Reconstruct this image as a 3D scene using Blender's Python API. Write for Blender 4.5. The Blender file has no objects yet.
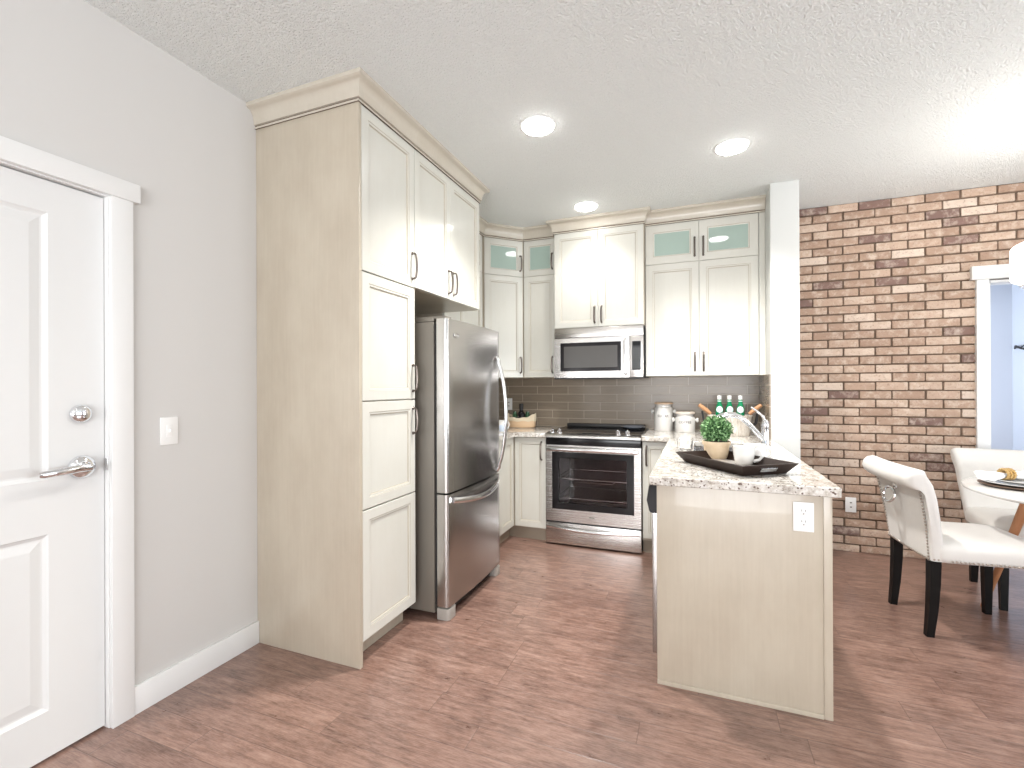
import bpy, bmesh, math, random
from mathutils import Vector, Matrix
random.seed(7)
R = math.radians
C = bpy.context.scene.collection
S = bpy.context.scene

# ------------------------------------------------------------------ camera
H = 2.722
cam_d = bpy.data.cameras.new('camera'); cam = bpy.data.objects.new('camera', cam_d); C.objects.link(cam)
yaw, pitch, roll = R(21.4712), R(0.0628), R(-0.2255)
F = Vector((-math.sin(yaw)*math.cos(pitch), math.cos(yaw)*math.cos(pitch), math.sin(pitch)))
r0 = Vector((math.cos(yaw), math.sin(yaw), 0)); u0 = r0.cross(F)
rr = r0*math.cos(roll) + u0*math.sin(roll); uu = rr.cross(F)
m = Matrix((rr, uu, -F)).transposed().to_4x4(); m.translation = Vector((0, 0, 1.2948))
cam.matrix_world = m
cam_d.sensor_width = 36; cam_d.lens = 470.4942/1024*36
cam_d.shift_y = 2.5711/1024; cam_d.clip_start = 0.02
S.camera = cam
# ------------------------------------------------------------------ colour management
S.view_settings.view_transform = 'Standard'; S.view_settings.look = 'None'
S.view_settings.gamma = 1; S.view_settings.use_curve_mapping = False
S.view_settings.exposure = 0.24
S.cycles.max_bounces = 8; S.cycles.diffuse_bounces = 5; S.cycles.glossy_bounces = 4
S.cycles.transmission_bounces = 6; S.cycles.sample_clamp_indirect = 6
S.cycles.caustics_reflective = False; S.cycles.caustics_refractive = False
# ------------------------------------------------------------------ world: daylight outside the windows
W = bpy.data.worlds.new('sky'); S.world = W; W.use_nodes = True
bg = W.node_tree.nodes['Background']; bg.inputs[0].default_value = (0.80, 0.90, 1.0, 1); bg.inputs[1].default_value = 1.2

def area(name, loc, rot, sx, sy, power, col, spread=180):
    l = bpy.data.lights.new(name, 'AREA'); l.shape = 'RECTANGLE'; l.size = sx; l.size_y = sy
    l.energy = power; l.color = col; l.spread = R(spread)
    o = bpy.data.objects.new(name, l); C.objects.link(o); o.location = loc; o.rotation_euler = rot
    return o
REAR, RIGHT = -3.6, 4.4
# added soft fill behind the camera, tilted up; window daylight on the dining side
area('fill_rear', (0.6, REAR-0.80, 1.0), (R(122), 0, 0), 4.6, 1.9, 400, (0.975, 0.985, 1.0))
area('daylight_dining', (RIGHT+0.62, 1.6, 1.15), (R(112), 0, R(90)), 2.8, 1.9, 125, (0.90, 0.96, 1.0))
area('daylight_bedroom', (1.06, 5.35, 1.5), (R(90), 0, R(-90)), 1.3, 1.6, 42, (0.80, 0.89, 1.0))

# ------------------------------------------------------------------ material helpers
def mat(name, col, rough=0.5, metal=0.0, coat=0.0, **kw):
    m = bpy.data.materials.new(name); m.use_nodes = True
    b = m.node_tree.nodes['Principled BSDF']
    b.inputs['Base Color'].default_value = (*col, 1)
    b.inputs['Roughness'].default_value = rough
    b.inputs['Metallic'].default_value = metal
    b.inputs['Coat Weight'].default_value = coat
    for k, v in kw.items(): b.inputs[k.replace('_', ' ')].default_value = v
    return m
class NT:
    def __init__(s, m): s.t = m.node_tree; s.b = s.t.nodes['Principled BSDF']
    def n(s, typ, **kw):
        nd = s.t.nodes.new(typ)
        for k, v in kw.items():
            if k.startswith('i_'):
                key = k[2:]; key = int(key) if key.isdigit() else key.replace('_', ' ')
                if isinstance(v, (bpy.types.NodeSocket,)): s.t.links.new(v, nd.inputs[key])
                else: nd.inputs[key].default_value = v
            else: setattr(nd, k, v)
        return nd
    def math(s, op, a, b=None, c=None):
        kw = {'i_0': a}
        if b is not None: kw['i_1'] = b
        if c is not None: kw['i_2'] = c
        return s.n('ShaderNodeMath', operation=op, **kw).outputs[0]
    def obj(s): return s.n('ShaderNodeTexCoord').outputs['Object']
    def mapped(s, v, sc, rot=(0, 0, 0), loc=(0, 0, 0)):
        return s.n('ShaderNodeMapping', i_Vector=v, i_Scale=sc, i_Rotation=rot, i_Location=loc).outputs[0]
    def noise(s, v, scale, detail=3, rough=0.5): return s.n('ShaderNodeTexNoise', i_Vector=v, i_Scale=scale, i_Detail=detail, i_Roughness=rough).outputs['Fac']
    def ramp(s, f, stops):
        nd = s.n('ShaderNodeValToRGB', i_Fac=f); e = nd.color_ramp.elements
        while len(e) < len(stops): e.new(0.5)
        for q, (p, c) in zip(e, stops): q.position = p; q.color = (*c, 1) if len(c) == 3 else c
        return nd.outputs[0]
    def mix(s, f, a, b, typ='MIX'):
        nd = s.n('ShaderNodeMix', data_type='RGBA', blend_type=typ)
        for k, v in ((0, f), (6, a), (7, b)):
            if isinstance(v, bpy.types.NodeSocket): s.t.links.new(v, nd.inputs[k])
            else: nd.inputs[k].default_value = v if k == 0 else (*v, 1)
        return nd.outputs[2]
    def bump(s, h, strength, dist=0.002, chain=None):
        kw = dict(i_Height=h, i_Strength=strength, i_Distance=dist)
        if chain is not None: kw['i_Normal'] = chain
        return s.n('ShaderNodeBump', **kw).outputs[0]
    def to(s, sock, inp): s.t.links.new(sock, s.b.inputs[inp])

# walls
def paint(name, col, rough=0.6, bump=0.08):
    m = mat(name, col, rough); t = NT(m); o = t.obj()
    t.to(t.bump(t.noise(o, 220, 2), bump, 0.002), 'Normal'); return m
M_wall = paint('wall_paint', (0.61, 0.60, 0.585))
M_stub = paint('stub_paint', (0.62, 0.63, 0.615))
M_blue = paint('cool_daylight_paint', (0.56, 0.59, 0.655))  # blue in this colour stands in for cool daylight in the far room
M_trim = mat('white_trim', (0.78, 0.785, 0.78), 0.35)
M_door = mat('white_door', (0.72, 0.725, 0.72), 0.4)
M_ceil = mat('ceiling_texture', (0.73, 0.71, 0.69), 0.9)
t = NT(M_ceil); o = t.obj()
h1 = t.n('ShaderNodeTexVoronoi', i_Vector=o, i_Scale=105.0, feature='SMOOTH_F1').outputs['Distance']
h2 = t.noise(o, 150, 3, 0.6)
t.to(t.bump(t.math('SUBTRACT', h2, t.math('MULTIPLY', h1, 0.6)), 1.0, 0.013), 'Normal')
t.to(t.mix(t.noise(o, 130, 3, .7), (0.81, 0.835, 0.825), (0.96, 0.985, 0.975)), 'Base Color')
M_ceilp = M_ceil

# floor: hand-scraped boards laid along X
M_floor = mat('wood_floor', (0.3, 0.2, 0.17), 0.32, coat=0.45, Coat_Roughness=0.22); t = NT(M_floor); o = t.obj()
sx = t.n('ShaderNodeSeparateXYZ', i_Vector=o); X, Y = sx.outputs[0], sx.outputs[1]
PW = 0.125
rowf = t.math('DIVIDE', Y, PW); row = t.math('FLOOR', rowf)
rnd = t.n('ShaderNodeTexWhiteNoise', noise_dimensions='1D', i_W=row).outputs['Value']
rnd2 = t.n('ShaderNodeTexWhiteNoise', noise_dimensions='1D', i_W=t.math('ADD', row, 37.3)).outputs['Value']
L = t.math('ADD', 0.75, t.math('MULTIPLY', rnd2, 0.6))
colf = t.math('DIVIDE', t.math('ADD', X, t.math('MULTIPLY', rnd, 7.0)), L); colm = t.math('FLOOR', colf)
pid = t.math('ADD', t.math('MULTIPLY', row, 13.17), t.math('MULTIPLY', colm, 3.71))
pr = t.n('ShaderNodeTexWhiteNoise', noise_dimensions='1D', i_W=pid)
fy = t.math('FRACT', rowf); fx = t.math('FRACT', colf)
ey = t.math('MULTIPLY', t.math('MINIMUM', fy, t.math('SUBTRACT', 1.0, fy)), PW)
ex = t.math('MULTIPLY', t.math('MINIMUM', fx, t.math('SUBTRACT', 1.0, fx)), L)
edge = t.math('MINIMUM', ey, ex)
gap = t.n('ShaderNodeMapRange', i_Value=edge, i_1=0.0, i_2=0.0022, i_3=1.0, i_4=0.0).outputs[0]
comb = t.n('ShaderNodeCombineXYZ', i_X=X, i_Y=Y, i_Z=t.math('MULTIPLY', pr.outputs['Value'], 20.0)).outputs[0]
g1 = t.noise(t.mapped(comb, (1.6, 12, 1)), 4.0, 7, 0.68)
g2 = t.noise(t.mapped(comb, (3.0, 5, 1)), 2.4, 7, 0.75)
g3 = t.noise(t.mapped(comb, (5, 60, 1)), 5.0, 3, 0.6)
base = t.ramp(t.math('ADD', t.math('MULTIPLY', g1, 0.52), t.math('MULTIPLY', g2, 0.48)),
              [(0.28, (0.062, 0.030, 0.022)), (0.42, (0.148, 0.078, 0.057)), (0.53, (0.245, 0.140, 0.106)), (0.70, (0.38, 0.25, 0.20))])
tone = t.ramp(pr.outputs['Value'], [(0.0, (0.86, 0.84, 0.84)), (0.5, (1.0, 1.0, 1.0)), (1.0, (1.13, 1.13, 1.12))])
c1 = t.mix(1.0, base, tone, 'MULTIPLY')
c1 = t.mix(t.math('MULTIPLY', t.ramp(g3, [(0.4, (0, 0, 0)), (0.62, (1, 1, 1))]), 0.22), c1, (0.50, 0.36, 0.31))
kn = t.ramp(t.noise(t.mapped(comb, (7, 13, 1)), 1.6, 8, 0.8), [(0.60, (0, 0, 0)), (0.70, (1, 1, 1))])
c1 = t.mix(t.math('MULTIPLY', kn, 0.55), c1, (0.10, 0.045, 0.035))
c1 = t.mix(t.math('MULTIPLY', gap, 0.7), c1, (0.07, 0.035, 0.03))
t.to(c1, 'Base Color')
t.to(t.math('ADD', 0.20, t.math('MULTIPLY', g2, 0.22)), 'Roughness')
t.to(t.bump(t.math('SUBTRACT', t.math('ADD', t.math('MULTIPLY', g1, .3), t.math('MULTIPLY', g3, .08)), t.math('MULTIPLY', gap, 0.5)), 0.35, 0.004), 'Normal')

# glazed cream cabinet finish
def cream(name, a, b, rough=0.30):
    m = mat(name, a, rough, coat=0.15); t = NT(m); o = t.obj()
    n1 = t.noise(t.mapped(o, (22, 22, 1.0)), 3.5, 4, 0.6)
    n2 = t.noise(t.mapped(o, (3, 3, 1.6)), 1.6, 4, 0.6)
    f = t.math('ADD', t.math('MULTIPLY', n1, 0.28), t.math('MULTIPLY', n2, 0.72))
    t.to(t.mix(t.ramp(f, [(0.32, (0, 0, 0)), (0.68, (1, 1, 1))]), b, a), 'Base Color')
    return m
M_cream = cream('cream_finish', (0.63, 0.625, 0.575), (0.595, 0.585, 0.53))
M_panel = cream('cream_side_panel', (0.53, 0.475, 0.385), (0.44, 0.38, 0.30))
M_glaze = mat('brown_glaze_shade', (0.47, 0.43, 0.36), 0.5)  # groove brown: glaze pigment plus painted crease shadow
M_toe = mat('toe_kick', (0.34, 0.285, 0.22), 0.6)
M_handle = mat('dark_bronze', (0.16, 0.135, 0.12), 0.32, 0.85)
M_glass = mat('frosted_green_glass', (0.34, 0.445, 0.395), 0.10, coat=1.0, Coat_Roughness=0.03)
t = NT(M_glass); t.b.inputs['Roughness'].default_value = 0.6

def steel(name, col, rough, axis, amt=0.05):
    m = mat(name, col, rough, 1.0); t = NT(m); o = t.obj()
    sc = {'x': (1.5, 220, 220), 'y': (220, 1.5, 220), 'z': (220, 220, 1.5)}[axis]
    n = t.noise(t.mapped(o, sc), 1.0, 3, 0.6)
    t.to(t.math('ADD', rough-amt/2, t.math('MULTIPLY', n, amt)), 'Roughness')
    t.to(t.bump(n, 0.015, 0.001), 'Normal')
    return m
M_steel = steel('brushed_steel', (0.56, 0.54, 0.52), 0.27, 'x')
M_steelz = steel('brushed_steel_vertical', (0.47, 0.455, 0.44), 0.25, 'z')
M_steelp = mat('polished_steel', (0.74, 0.74, 0.75), 0.18, 1.0)
M_chrome = mat('chrome', (0.80, 0.81, 0.83), 0.06, 1.0)
M_fside = mat('fridge_side_grey', (0.20, 0.182, 0.155), 0.42, 0.3)
M_black = mat('black_gloss', (0.010, 0.009, 0.010), 0.18, Specular_IOR_Level=0.3)
M_blackm = mat('black_matte', (0.014, 0.013, 0.013), 0.5)
M_oven = mat('oven_enamel', (0.055, 0.035, 0.040), 0.35)
M_white = mat('white_plastic', (0.84, 0.84, 0.83), 0.35)
M_slot = mat('dark_slot', (0.12, 0.11, 0.10), 0.6)
M_ceramic = mat('white_ceramic', (0.70, 0.69, 0.67), 0.18, coat=0.4)
M_glassc = mat('clear_glass', (1, 1, 1), 0.02, Transmission_Weight=1.0, IOR=1.45)
M_ovenglass = mat('oven_glass', (0.55, 0.50, 0.52), 0.02, Transmission_Weight=1.0, IOR=1.12, Coat_Weight=0.8) if False else mat('oven_glass', (0.62, 0.56, 0.57), 0.0, Transmission_Weight=1.0, IOR=1.35)

# granite
M_gran = mat('granite', (0.8, 0.78, 0.74), 0.12, coat=0.3); t = NT(M_gran); o = t.obj()
n1 = t.noise(o, 26, 6, 0.72); n2 = t.noise(t.mapped(o, (1, 1, 1), loc=(3, 1, 7)), 62, 4, 0.7); n3 = t.noise(t.mapped(o, (1, 1, 1), loc=(8, 2, 1)), 12, 5, 0.7)
c = t.ramp(n1, [(0.36, (0.30, 0.26, 0.22)), (0.47, (0.55, 0.51, 0.455)), (0.56, (0.71, 0.69, 0.65)), (0.7, (0.76, 0.75, 0.72))])
c = t.mix(t.math('MULTIPLY', t.ramp(n3, [(0.45, (0, 0, 0)), (0.65, (1, 1, 1))]), 0.5), c, (0.61, 0.60, 0.585))
v = t.n('ShaderNodeTexVoronoi', i_Vector=o, i_Scale=75.0, feature='F1')
dk = t.ramp(t.math('ADD', t.math('MULTIPLY', v.outputs['Distance'], -1.0), t.math('MULTIPLY', n2, 1.35)), [(0.42, (0, 0, 0)), (0.49, (1, 1, 1))])
c = t.mix(dk, c, t.mix(n1, (0.05, 0.035, 0.033), (0.26, 0.19, 0.155)))
t.to(c, 'Base Color')

def wood(name, a, b, sc=(3, 30, 30), rough=0.45):
    m = mat(name, a, rough); t = NT(m); n = t.noise(t.mapped(t.obj(), sc), 2.0, 4, .6)
    t.to(t.mix(n, a, b), 'Base Color'); return m
M_walnut = wood('walnut_leg', (0.34, 0.14, 0.06), (0.50, 0.24, 0.12), (30, 30, 3))
M_tray = wood('espresso_wood', (0.012, 0.007, 0.005), (0.028, 0.015, 0.011), (5, 40, 40), 0.5); M_tray.node_tree.nodes['Principled BSDF'].inputs['Specular IOR Level'].default_value = 0.25
M_lidwood = wood('lid_wood', (0.52, 0.36, 0.24), (0.66, 0.49, 0.36))
M_handwood = wood('handle_wood', (0.42, 0.20, 0.09), (0.60, 0.33, 0.17))
M_bowlwood = wood('pale_wood', (0.66, 0.44, 0.26), (0.78, 0.58, 0.38), (3, 3, 30))
M_linen = mat('linen', (0.72, 0.62, 0.46), 0.9)
M_legb = mat('black_leg', (0.003, 0.0027, 0.0027), 0.4, Specular_IOR_Level=0.25)
M_uph = mat('cream_upholstery', (0.68, 0.66, 0.63), 0.75); t = NT(M_uph); o = t.obj()
t.b.inputs['Sheen Weight'].default_value = 0.3
t.to(t.bump(t.noise(o, 350, 2), 0.15, 0.002, t.bump(t.noise(o, 9, 3), 0.25, 0.02)), 'Normal')
M_nail = mat('pewter_nail', (0.45, 0.40, 0.35), 0.3, 1.0)
M_table = mat('white_tabletop', (0.74, 0.735, 0.72), 0.25, coat=0.3)
M_tan = mat('terracotta_buff', (0.62, 0.47, 0.31), 0.85); t = NT(M_tan); o = t.obj()
t.to(t.mix(t.noise(o, 22, 4, .7), (0.55, 0.40, 0.24), (0.72, 0.60, 0.45)), 'Base Color')
M_leaf = mat('boxwood_leaf', (0.10, 0.27, 0.06), 0.5); t = NT(M_leaf)
t.to(t.mix(t.n('ShaderNodeAttribute', attribute_name='tint').outputs['Fac'], (0.015, 0.085, 0.012), (0.33, 0.55, 0.26)), 'Base Color')
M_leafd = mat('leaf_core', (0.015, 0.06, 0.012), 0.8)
M_bottle = mat('green_bottle_glass', (0.0, 0.20, 0.08), 0.08, coat=0.5)
M_label = mat('pale_bottle_label', (0.72, 0.84, 0.85), 0.5)
M_tub = mat('whitewashed_tub', (0.70, 0.66, 0.60), 0.6); t = NT(M_tub); o = t.obj()
t.to(t.mix(t.ramp(t.noise(t.mapped(o, (20, 20, 4)), 3, 4, .7), [(0.35, (0, 0, 0)), (0.6, (1, 1, 1))]), (0.50, 0.43, 0.36), (0.80, 0.77, 0.72)), 'Base Color')
M_cup = mat('pale_blue_ceramic', (0.52, 0.60, 0.72), 0.25)
M_gold = mat('gold_beads', (0.62, 0.42, 0.18), 0.3, 0.8)
M_charger = mat('brown_charger', (0.16, 0.10, 0.07), 0.5)
M_napkin = mat('white_napkin', (0.84, 0.83, 0.82), 0.9)

# tile splash: 12 x 3 inch running bond with thin pale joints
M_tile = mat('glass_tile', (0.25, 0.22, 0.19), 0.22, coat=0.0, Specular_IOR_Level=0.3); t = NT(M_tile); o = t.obj()
sp = t.n('ShaderNodeSeparateXYZ', i_Vector=o)
hx = t.math('ADD', sp.outputs[0], sp.outputs[1]) # the side return runs on round the corner
br = t.n('ShaderNodeTexBrick', i_Vector=t.n('ShaderNodeCombineXYZ', i_X=t.math('ADD', hx, 0.0), i_Y=t.math('ADD', sp.outputs[2], -0.914+0.0762*20)).outputs[0],
         i_Color1=(0.225, 0.180, 0.135, 1), i_Color2=(0.265, 0.218, 0.168, 1), i_Mortar=(0.50, 0.44, 0.36, 1), i_Scale=1.0, i_Mortar_Size=0.0022,
         i_Mortar_Smooth=0.1, i_Bias=0.0, i_Brick_Width=0.3065, i_Row_Height=0.0765)
t.to(t.mix(0.18, br.outputs['Color'], t.ramp(t.noise(t.mapped(o, (3, 3, 30)), 3, 3, .6), [(0.3, (0.18, 0.14, 0.10)), (0.7, (0.34, 0.28, 0.21))])), 'Base Color')
t.to(t.bump(t.math('SUBTRACT', 1.0, br.outputs['Fac']), 0.4, 0.002), 'Normal')

# brick
M_brick = mat('reclaimed_brick', (0.5, 0.35, 0.25), 0.85); t = NT(M_brick); o = t.obj()
att = t.n('ShaderNodeAttribute', attribute_name='tint'); f = att.outputs['Fac']
basec = t.ramp(f, [(0.0, (0.17, 0.105, 0.09)), (0.10, (0.22, 0.135, 0.11)), (0.16, (0.34, 0.225, 0.162)), (0.55, (0.43, 0.30, 0.222)), (0.85, (0.51, 0.375, 0.288)), (1.0, (0.63, 0.51, 0.42))])
sp = t.n('ShaderNodeSeparateXYZ', i_Vector=o)
wv = t.n('ShaderNodeCombineXYZ', i_X=sp.outputs[0], i_Y=t.math('MULTIPLY', f, 40.0), i_Z=sp.outputs[2]).outputs[0]
n1 = t.noise(wv, 16, 6, 0.7); n2 = t.noise(wv, 55, 4, 0.7)
c = t.mix(t.math('MULTIPLY', t.ramp(n1, [(0.48, (0, 0, 0)), (0.68, (1, 1, 1))]), 0.5), basec, (0.72, 0.62, 0.52))
c = t.mix(t.math('MULTIPLY', t.ramp(n2, [(0.33, (1, 1, 1)), (0.46, (0, 0, 0))]), 0.5), c, (0.24, 0.14, 0.10))
t.to(c, 'Base Color')
t.to(t.bump(t.math('ADD', n2, n1), 0.7, 0.006), 'Normal')
M_mortar = mat('mortar', (0.15, 0.105, 0.075), 0.95); t = NT(M_mortar)
t.to(t.bump(t.noise(t.obj(), 120, 3), 0.5, 0.004), 'Normal')

def emit(name, col, strength):
    m = bpy.data.materials.new(name); m.use_nodes = True; b = m.node_tree.nodes['Principled BSDF']
    b.inputs['Base Color'].default_value = (0.9, 0.9, 0.9, 1)
    b.inputs['Emission Color'].default_value = (*col, 1); b.inputs['Emission Strength'].default_value = strength; return m
M_lamp = emit('lamp_lens', (1.0, 0.985, 0.95), 18)
M_shade = emit('lit_shade', (1.0, 0.97, 0.92), 2.2)
M_disp = mat('display', (0.006, 0.007, 0.008), 0.4, Specular_IOR_Level=0.15)
M_keys = mat('keypad_grey', (0.045, 0.048, 0.05), 0.7, Specular_IOR_Level=0.15)
M_keyw = mat('key_print', (0.62, 0.63, 0.64), 0.5)

# ------------------------------------------------------------------ mesh helpers
class MB:
    def __init__(s): s.bm = bmesh.new()
    def _post(s, vs, M, mi, bevel=0, seg=2):
        vs = list(vs)
        fs = {f for v in vs for f in v.link_faces}
        for f in fs: f.material_index = mi
        if bevel > 0:
            es = list({e for v in vs for e in v.link_edges})
            r = bmesh.ops.bevel(s.bm, geom=es, offset=bevel, segments=seg, affect='EDGES', profile=0.6)
            allv = {v for f in r['faces'] for v in f.verts} | {v for v in vs if v.is_valid}
            for f in r['faces']: f.material_index = mi
            vs = list(allv)
        if M is not None: bmesh.ops.transform(s.bm, matrix=M, verts=vs)
        return vs
    def box(s, x0, x1, y0, y1, z0, z1, bevel=0, mi=0, M=None, seg=2):
        P = [(x0, y0, z0), (x1, y0, z0), (x1, y1, z0), (x0, y1, z0), (x0, y0, z1), (x1, y0, z1), (x1, y1, z1), (x0, y1, z1)]
        v = [s.bm.verts.new(p) for p in P]
        for q in ((0, 3, 2, 1), (4, 5, 6, 7), (0, 1, 5, 4), (1, 2, 6, 5), (2, 3, 7, 6), (3, 0, 4, 7)): s.bm.faces.new([v[i] for i in q])
        return s._post(v, M, mi, bevel, seg)
    def prism(s, pts, z0, z1, mi=0, bevel=0, M=None):
        a = [s.bm.verts.new((x, y, z0)) for x, y in pts]; b = [s.bm.verts.new((x, y, z1)) for x, y in pts]; n = len(pts)
        s.bm.faces.new(a[::-1]); s.bm.faces.new(b)
        for i in range(n): s.bm.faces.new([a[i], a[(i+1) % n], b[(i+1) % n], b[i]])
        return s._post(a+b, M, mi, bevel)
    def loft(s, rings, mi=0, close=True, cap=True, M=None):
        V = [[s.bm.verts.new(p) for p in r] for r in rings]; n = len(V[0])
        for a, b in zip(V, V[1:]):
            for i in range(n if close else n-1): s.bm.faces.new([a[i], a[(i+1) % n], b[(i+1) % n], b[i]])
        if cap and close: s.bm.faces.new(V[0][::-1]); s.bm.faces.new(V[-1])
        return s._post([v for r in V for v in r], M, mi)
    def lathe(s, prof, c=(0, 0, 0), seg=32, mi=0, M=None, cap=True):
        rings = [[(c[0]+r*math.cos(2*math.pi*k/seg), c[1]+r*math.sin(2*math.pi*k/seg), c[2]+z) for k in range(seg)] for r, z in prof]
        return s.loft(rings, mi, True, cap, M)
    def tube(s, pts, r, seg=10, mi=0, M=None, ry=None, up=None):
        pts = [Vector(p) for p in pts]; n = len(pts); rad = r if isinstance(r, (list, tuple)) else [r]*n
        rings = []; prev = None
        for i, p in enumerate(pts):
            d = (pts[min(i+1, n-1)] - pts[max(i-1, 0)]).normalized()
            if prev is None:
                a = Vector(up) if up else (Vector((0, 0, 1)) if abs(d.z) < 0.9 else Vector((1, 0, 0)))
            else: a = prev
            a = (a - d*a.dot(d)).normalized(); b = d.cross(a); prev = a
            k2 = (ry/rad[i]) if ry else 1
            rings.append([p + a*math.cos(t)*rad[i] + b*math.sin(t)*rad[i]*k2 for t in [2*math.pi*k/seg for k in range(seg)]])
        return s.loft(rings, mi, True, True, M)
    def sphere(s, c, r, seg=12, mi=0, sc=(1, 1, 1)):
        q = bmesh.ops.create_uvsphere(s.bm, u_segments=seg, v_segments=max(6, seg//2+2), radius=r)
        bmesh.ops.transform(s.bm, matrix=Matrix.Translation(c) @ Matrix.Diagonal((*sc, 1)), verts=q['verts'])
        for f in {f for v in q['verts'] for f in v.link_faces}: f.material_index = mi
    def build(s, name, mats, parent=None, smooth=35, loc=None, rotz=0):
        bmesh.ops.recalc_face_normals(s.bm, faces=s.bm.faces[:])
        me = bpy.data.meshes.new(name); s.bm.to_mesh(me); s.bm.free()
        for mm in (mats if isinstance(mats, (list, tuple)) else [mats]): me.materials.append(mm)
        if smooth:
            me.polygons.foreach_set('use_smooth', [True]*len(me.polygons))
            me.set_sharp_from_angle(angle=R(smooth))
        o = bpy.data.objects.new(name, me); C.objects.link(o)
        if parent: o.parent = parent
        if loc: o.location = loc
        if rotz: o.rotation_euler.z = rotz
        return o
def ring(c, r, rt, axis='z', n=28, m=8):
    pts = []
    for k in range(n):
        a = 2*math.pi*k/n
        pts.append(a)
    return pts
def torus(mb, c, Rr, rt, nrm=(0, 0, 1), n=28, k=8, mi=0, sc=(1, 1)):
    q = Vector((0, 0, 1)).rotation_difference(Vector(nrm)).to_matrix().to_4x4()
    M = Matrix.Translation(c) @ q
    V = []
    for i in range(n):
        a = 2*math.pi*i/n; row = []
        for j in range(k):
            b = 2*math.pi*j/k; rad = Rr + rt*math.cos(b)
            row.append(mb.bm.verts.new(M @ Vector((rad*math.cos(a)*sc[0], rad*math.sin(a)*sc[1], rt*math.sin(b)))))
        V.append(row)
    for i in range(n):
        for j in range(k):
            f = mb.bm.faces.new([V[i][j], V[(i+1) % n][j], V[(i+1) % n][(j+1) % k], V[i][(j+1) % k]]); f.material_index = mi

def thing(name, label, cat, loc=(0, 0, 0), rotz=0, group=None):
    o = bpy.data.objects.new(name, None); C.objects.link(o); o.empty_display_size = 0.1
    o.location = loc; o.rotation_euler = (0, 0, rotz); o['label'] = label; o['category'] = cat
    if group: o['group'] = group
    return o
def tag(o, label, cat, group=None):
    o['label'] = label; o['category'] = cat
    if group: o['group'] = group
    return o
def struct(o, label=None):
    o['kind'] = 'structure'
    if label: o['label'] = label
    return o
def dup(root, loc, rotz, label, group=None):
    r = root.copy(); C.objects.link(r); r.location = loc; r.rotation_euler = (0, 0, rotz); r['label'] = label
    if group: r['group'] = group
    for ch in list(root.children):
        c = ch.copy(); C.objects.link(c); c.parent = r
        for g in ch.children:
            d = g.copy(); C.objects.link(d); d.parent = c
    return r

def text_part(txt, size, name, material, parent, M, depth=0.0006, font_sx=1.0):
    cu = bpy.data.curves.new(name, 'FONT'); cu.body = txt; cu.size = size; cu.align_x = 'CENTER'; cu.align_y = 'CENTER'; cu.extrude = depth; cu.resolution_u = 2
    to = bpy.data.objects.new('tmp', cu); C.objects.link(to); bpy.context.view_layer.update()
    me = bpy.data.meshes.new_from_object(to); bpy.data.objects.remove(to)
    me.transform(Matrix.Diagonal((font_sx, 1, 1, 1))); me.transform(M); me.materials.clear(); me.materials.append(material)
    o = bpy.data.objects.new(name, me); C.objects.link(o)
    if parent: o.parent = parent
    return o

# ================================================================== ROOM SHELL
XL, YK, YB = -2.09, 4.37, 4.384
DY0, DY1, DZ = 0.150, 1.106, 2.028      # entry door opening in the wall
def shell(name, boxes, m, parent=None, **kw):
    b = MB()
    for q in boxes: b.box(*q)
    o = b.build(name, m, parent, smooth=0); return struct(o) if parent is None else o
shell('floor', [(-2.6, 5.0, REAR-0.6, 7.2, -0.12, 0.0)], M_floor)
shell('ceiling', [(-2.6, 5.0, REAR-0.6, 7.2, H, H+0.12)], M_ceil)
shell('wall_left', [(XL-0.14, XL, REAR, DY0-.012, 0, H), (XL-0.14, XL, DY1+.012, YK+0.12, 0, H), (XL-0.14, XL, DY0-.012, DY1+.012, DZ+.012, H)], M_wall)
shell('wall_back', [(XL, 0.6629, YK, YK+0.12, 0, H)], M_wall)
SX0, SX1, SY = 0.4844, 0.6629, 3.751
b = MB(); b.box(SX0, SX1, SY, YK, 0, H, 0.004); struct(b.build('wall_divider', M_stub))
WX0, WX1 = -1.5, 2.7
shell('wall_rear', [(XL-0.14, WX0, REAR-0.14, REAR, 0, H), (WX1, RIGHT+.14, REAR-0.14, REAR, 0, H), (WX0, WX1, REAR-0.14, REAR, 0, 0.5), (WX0, WX1, REAR-0.14, REAR, 2.4, H)], M_wall)
shell('wall_right', [(RIGHT, RIGHT+0.14, REAR, 0.3, 0, H), (RIGHT, RIGHT+0.14, 2.9, YB+.12, 0, H), (RIGHT, RIGHT+0.14, 0.3, 2.9, 0, 0.5), (RIGHT, RIGHT+0.14, 0.3, 2.9, 2.4, H)], M_wall)
def window(name, x0, x1, z0, z1, n, loc, rotz):
    e = thing(name, 'unseen white framed living room window', 'window', loc, rotz); e['kind'] = 'structure'
    b = MB()
    for (a, c, d, f) in ((x0, x1, z0, z0+.07), (x0, x1, z1-.07, z1), (x0, x0+.07, z0, z1), (x1-.07, x1, z0, z1)): b.box(a, c, -.07, -.01, d, f, .004)
    for k in range(1, n):
        xm = x0+(x1-x0)*k/n; b.box(xm-.03, xm+.03, -.07, -.01, z0+.07, z1-.07, .004)
    b.box(x0-.08, x1+.08, 0.0, .02, z1, z1+.09, .003); b.box(x0-.08, x0, 0, .018, z0-.08, z1, .003); b.box(x1, x1+.08, 0, .018, z0-.08, z1, .003); b.box(x0-.08, x1+.08, 0, .05, z0-.03, z0, .003)
    b.build('window_frame', M_trim, e)
window('added_window_1', WX0, WX1, .5, 2.4, 3, (0, REAR, 0), 0)  # unseen window, added to carry the soft fill from the rear
window('window_2', -1.3, 1.3, .5, 2.4, 2, (RIGHT, 1.6, 0), R(90))

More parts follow.
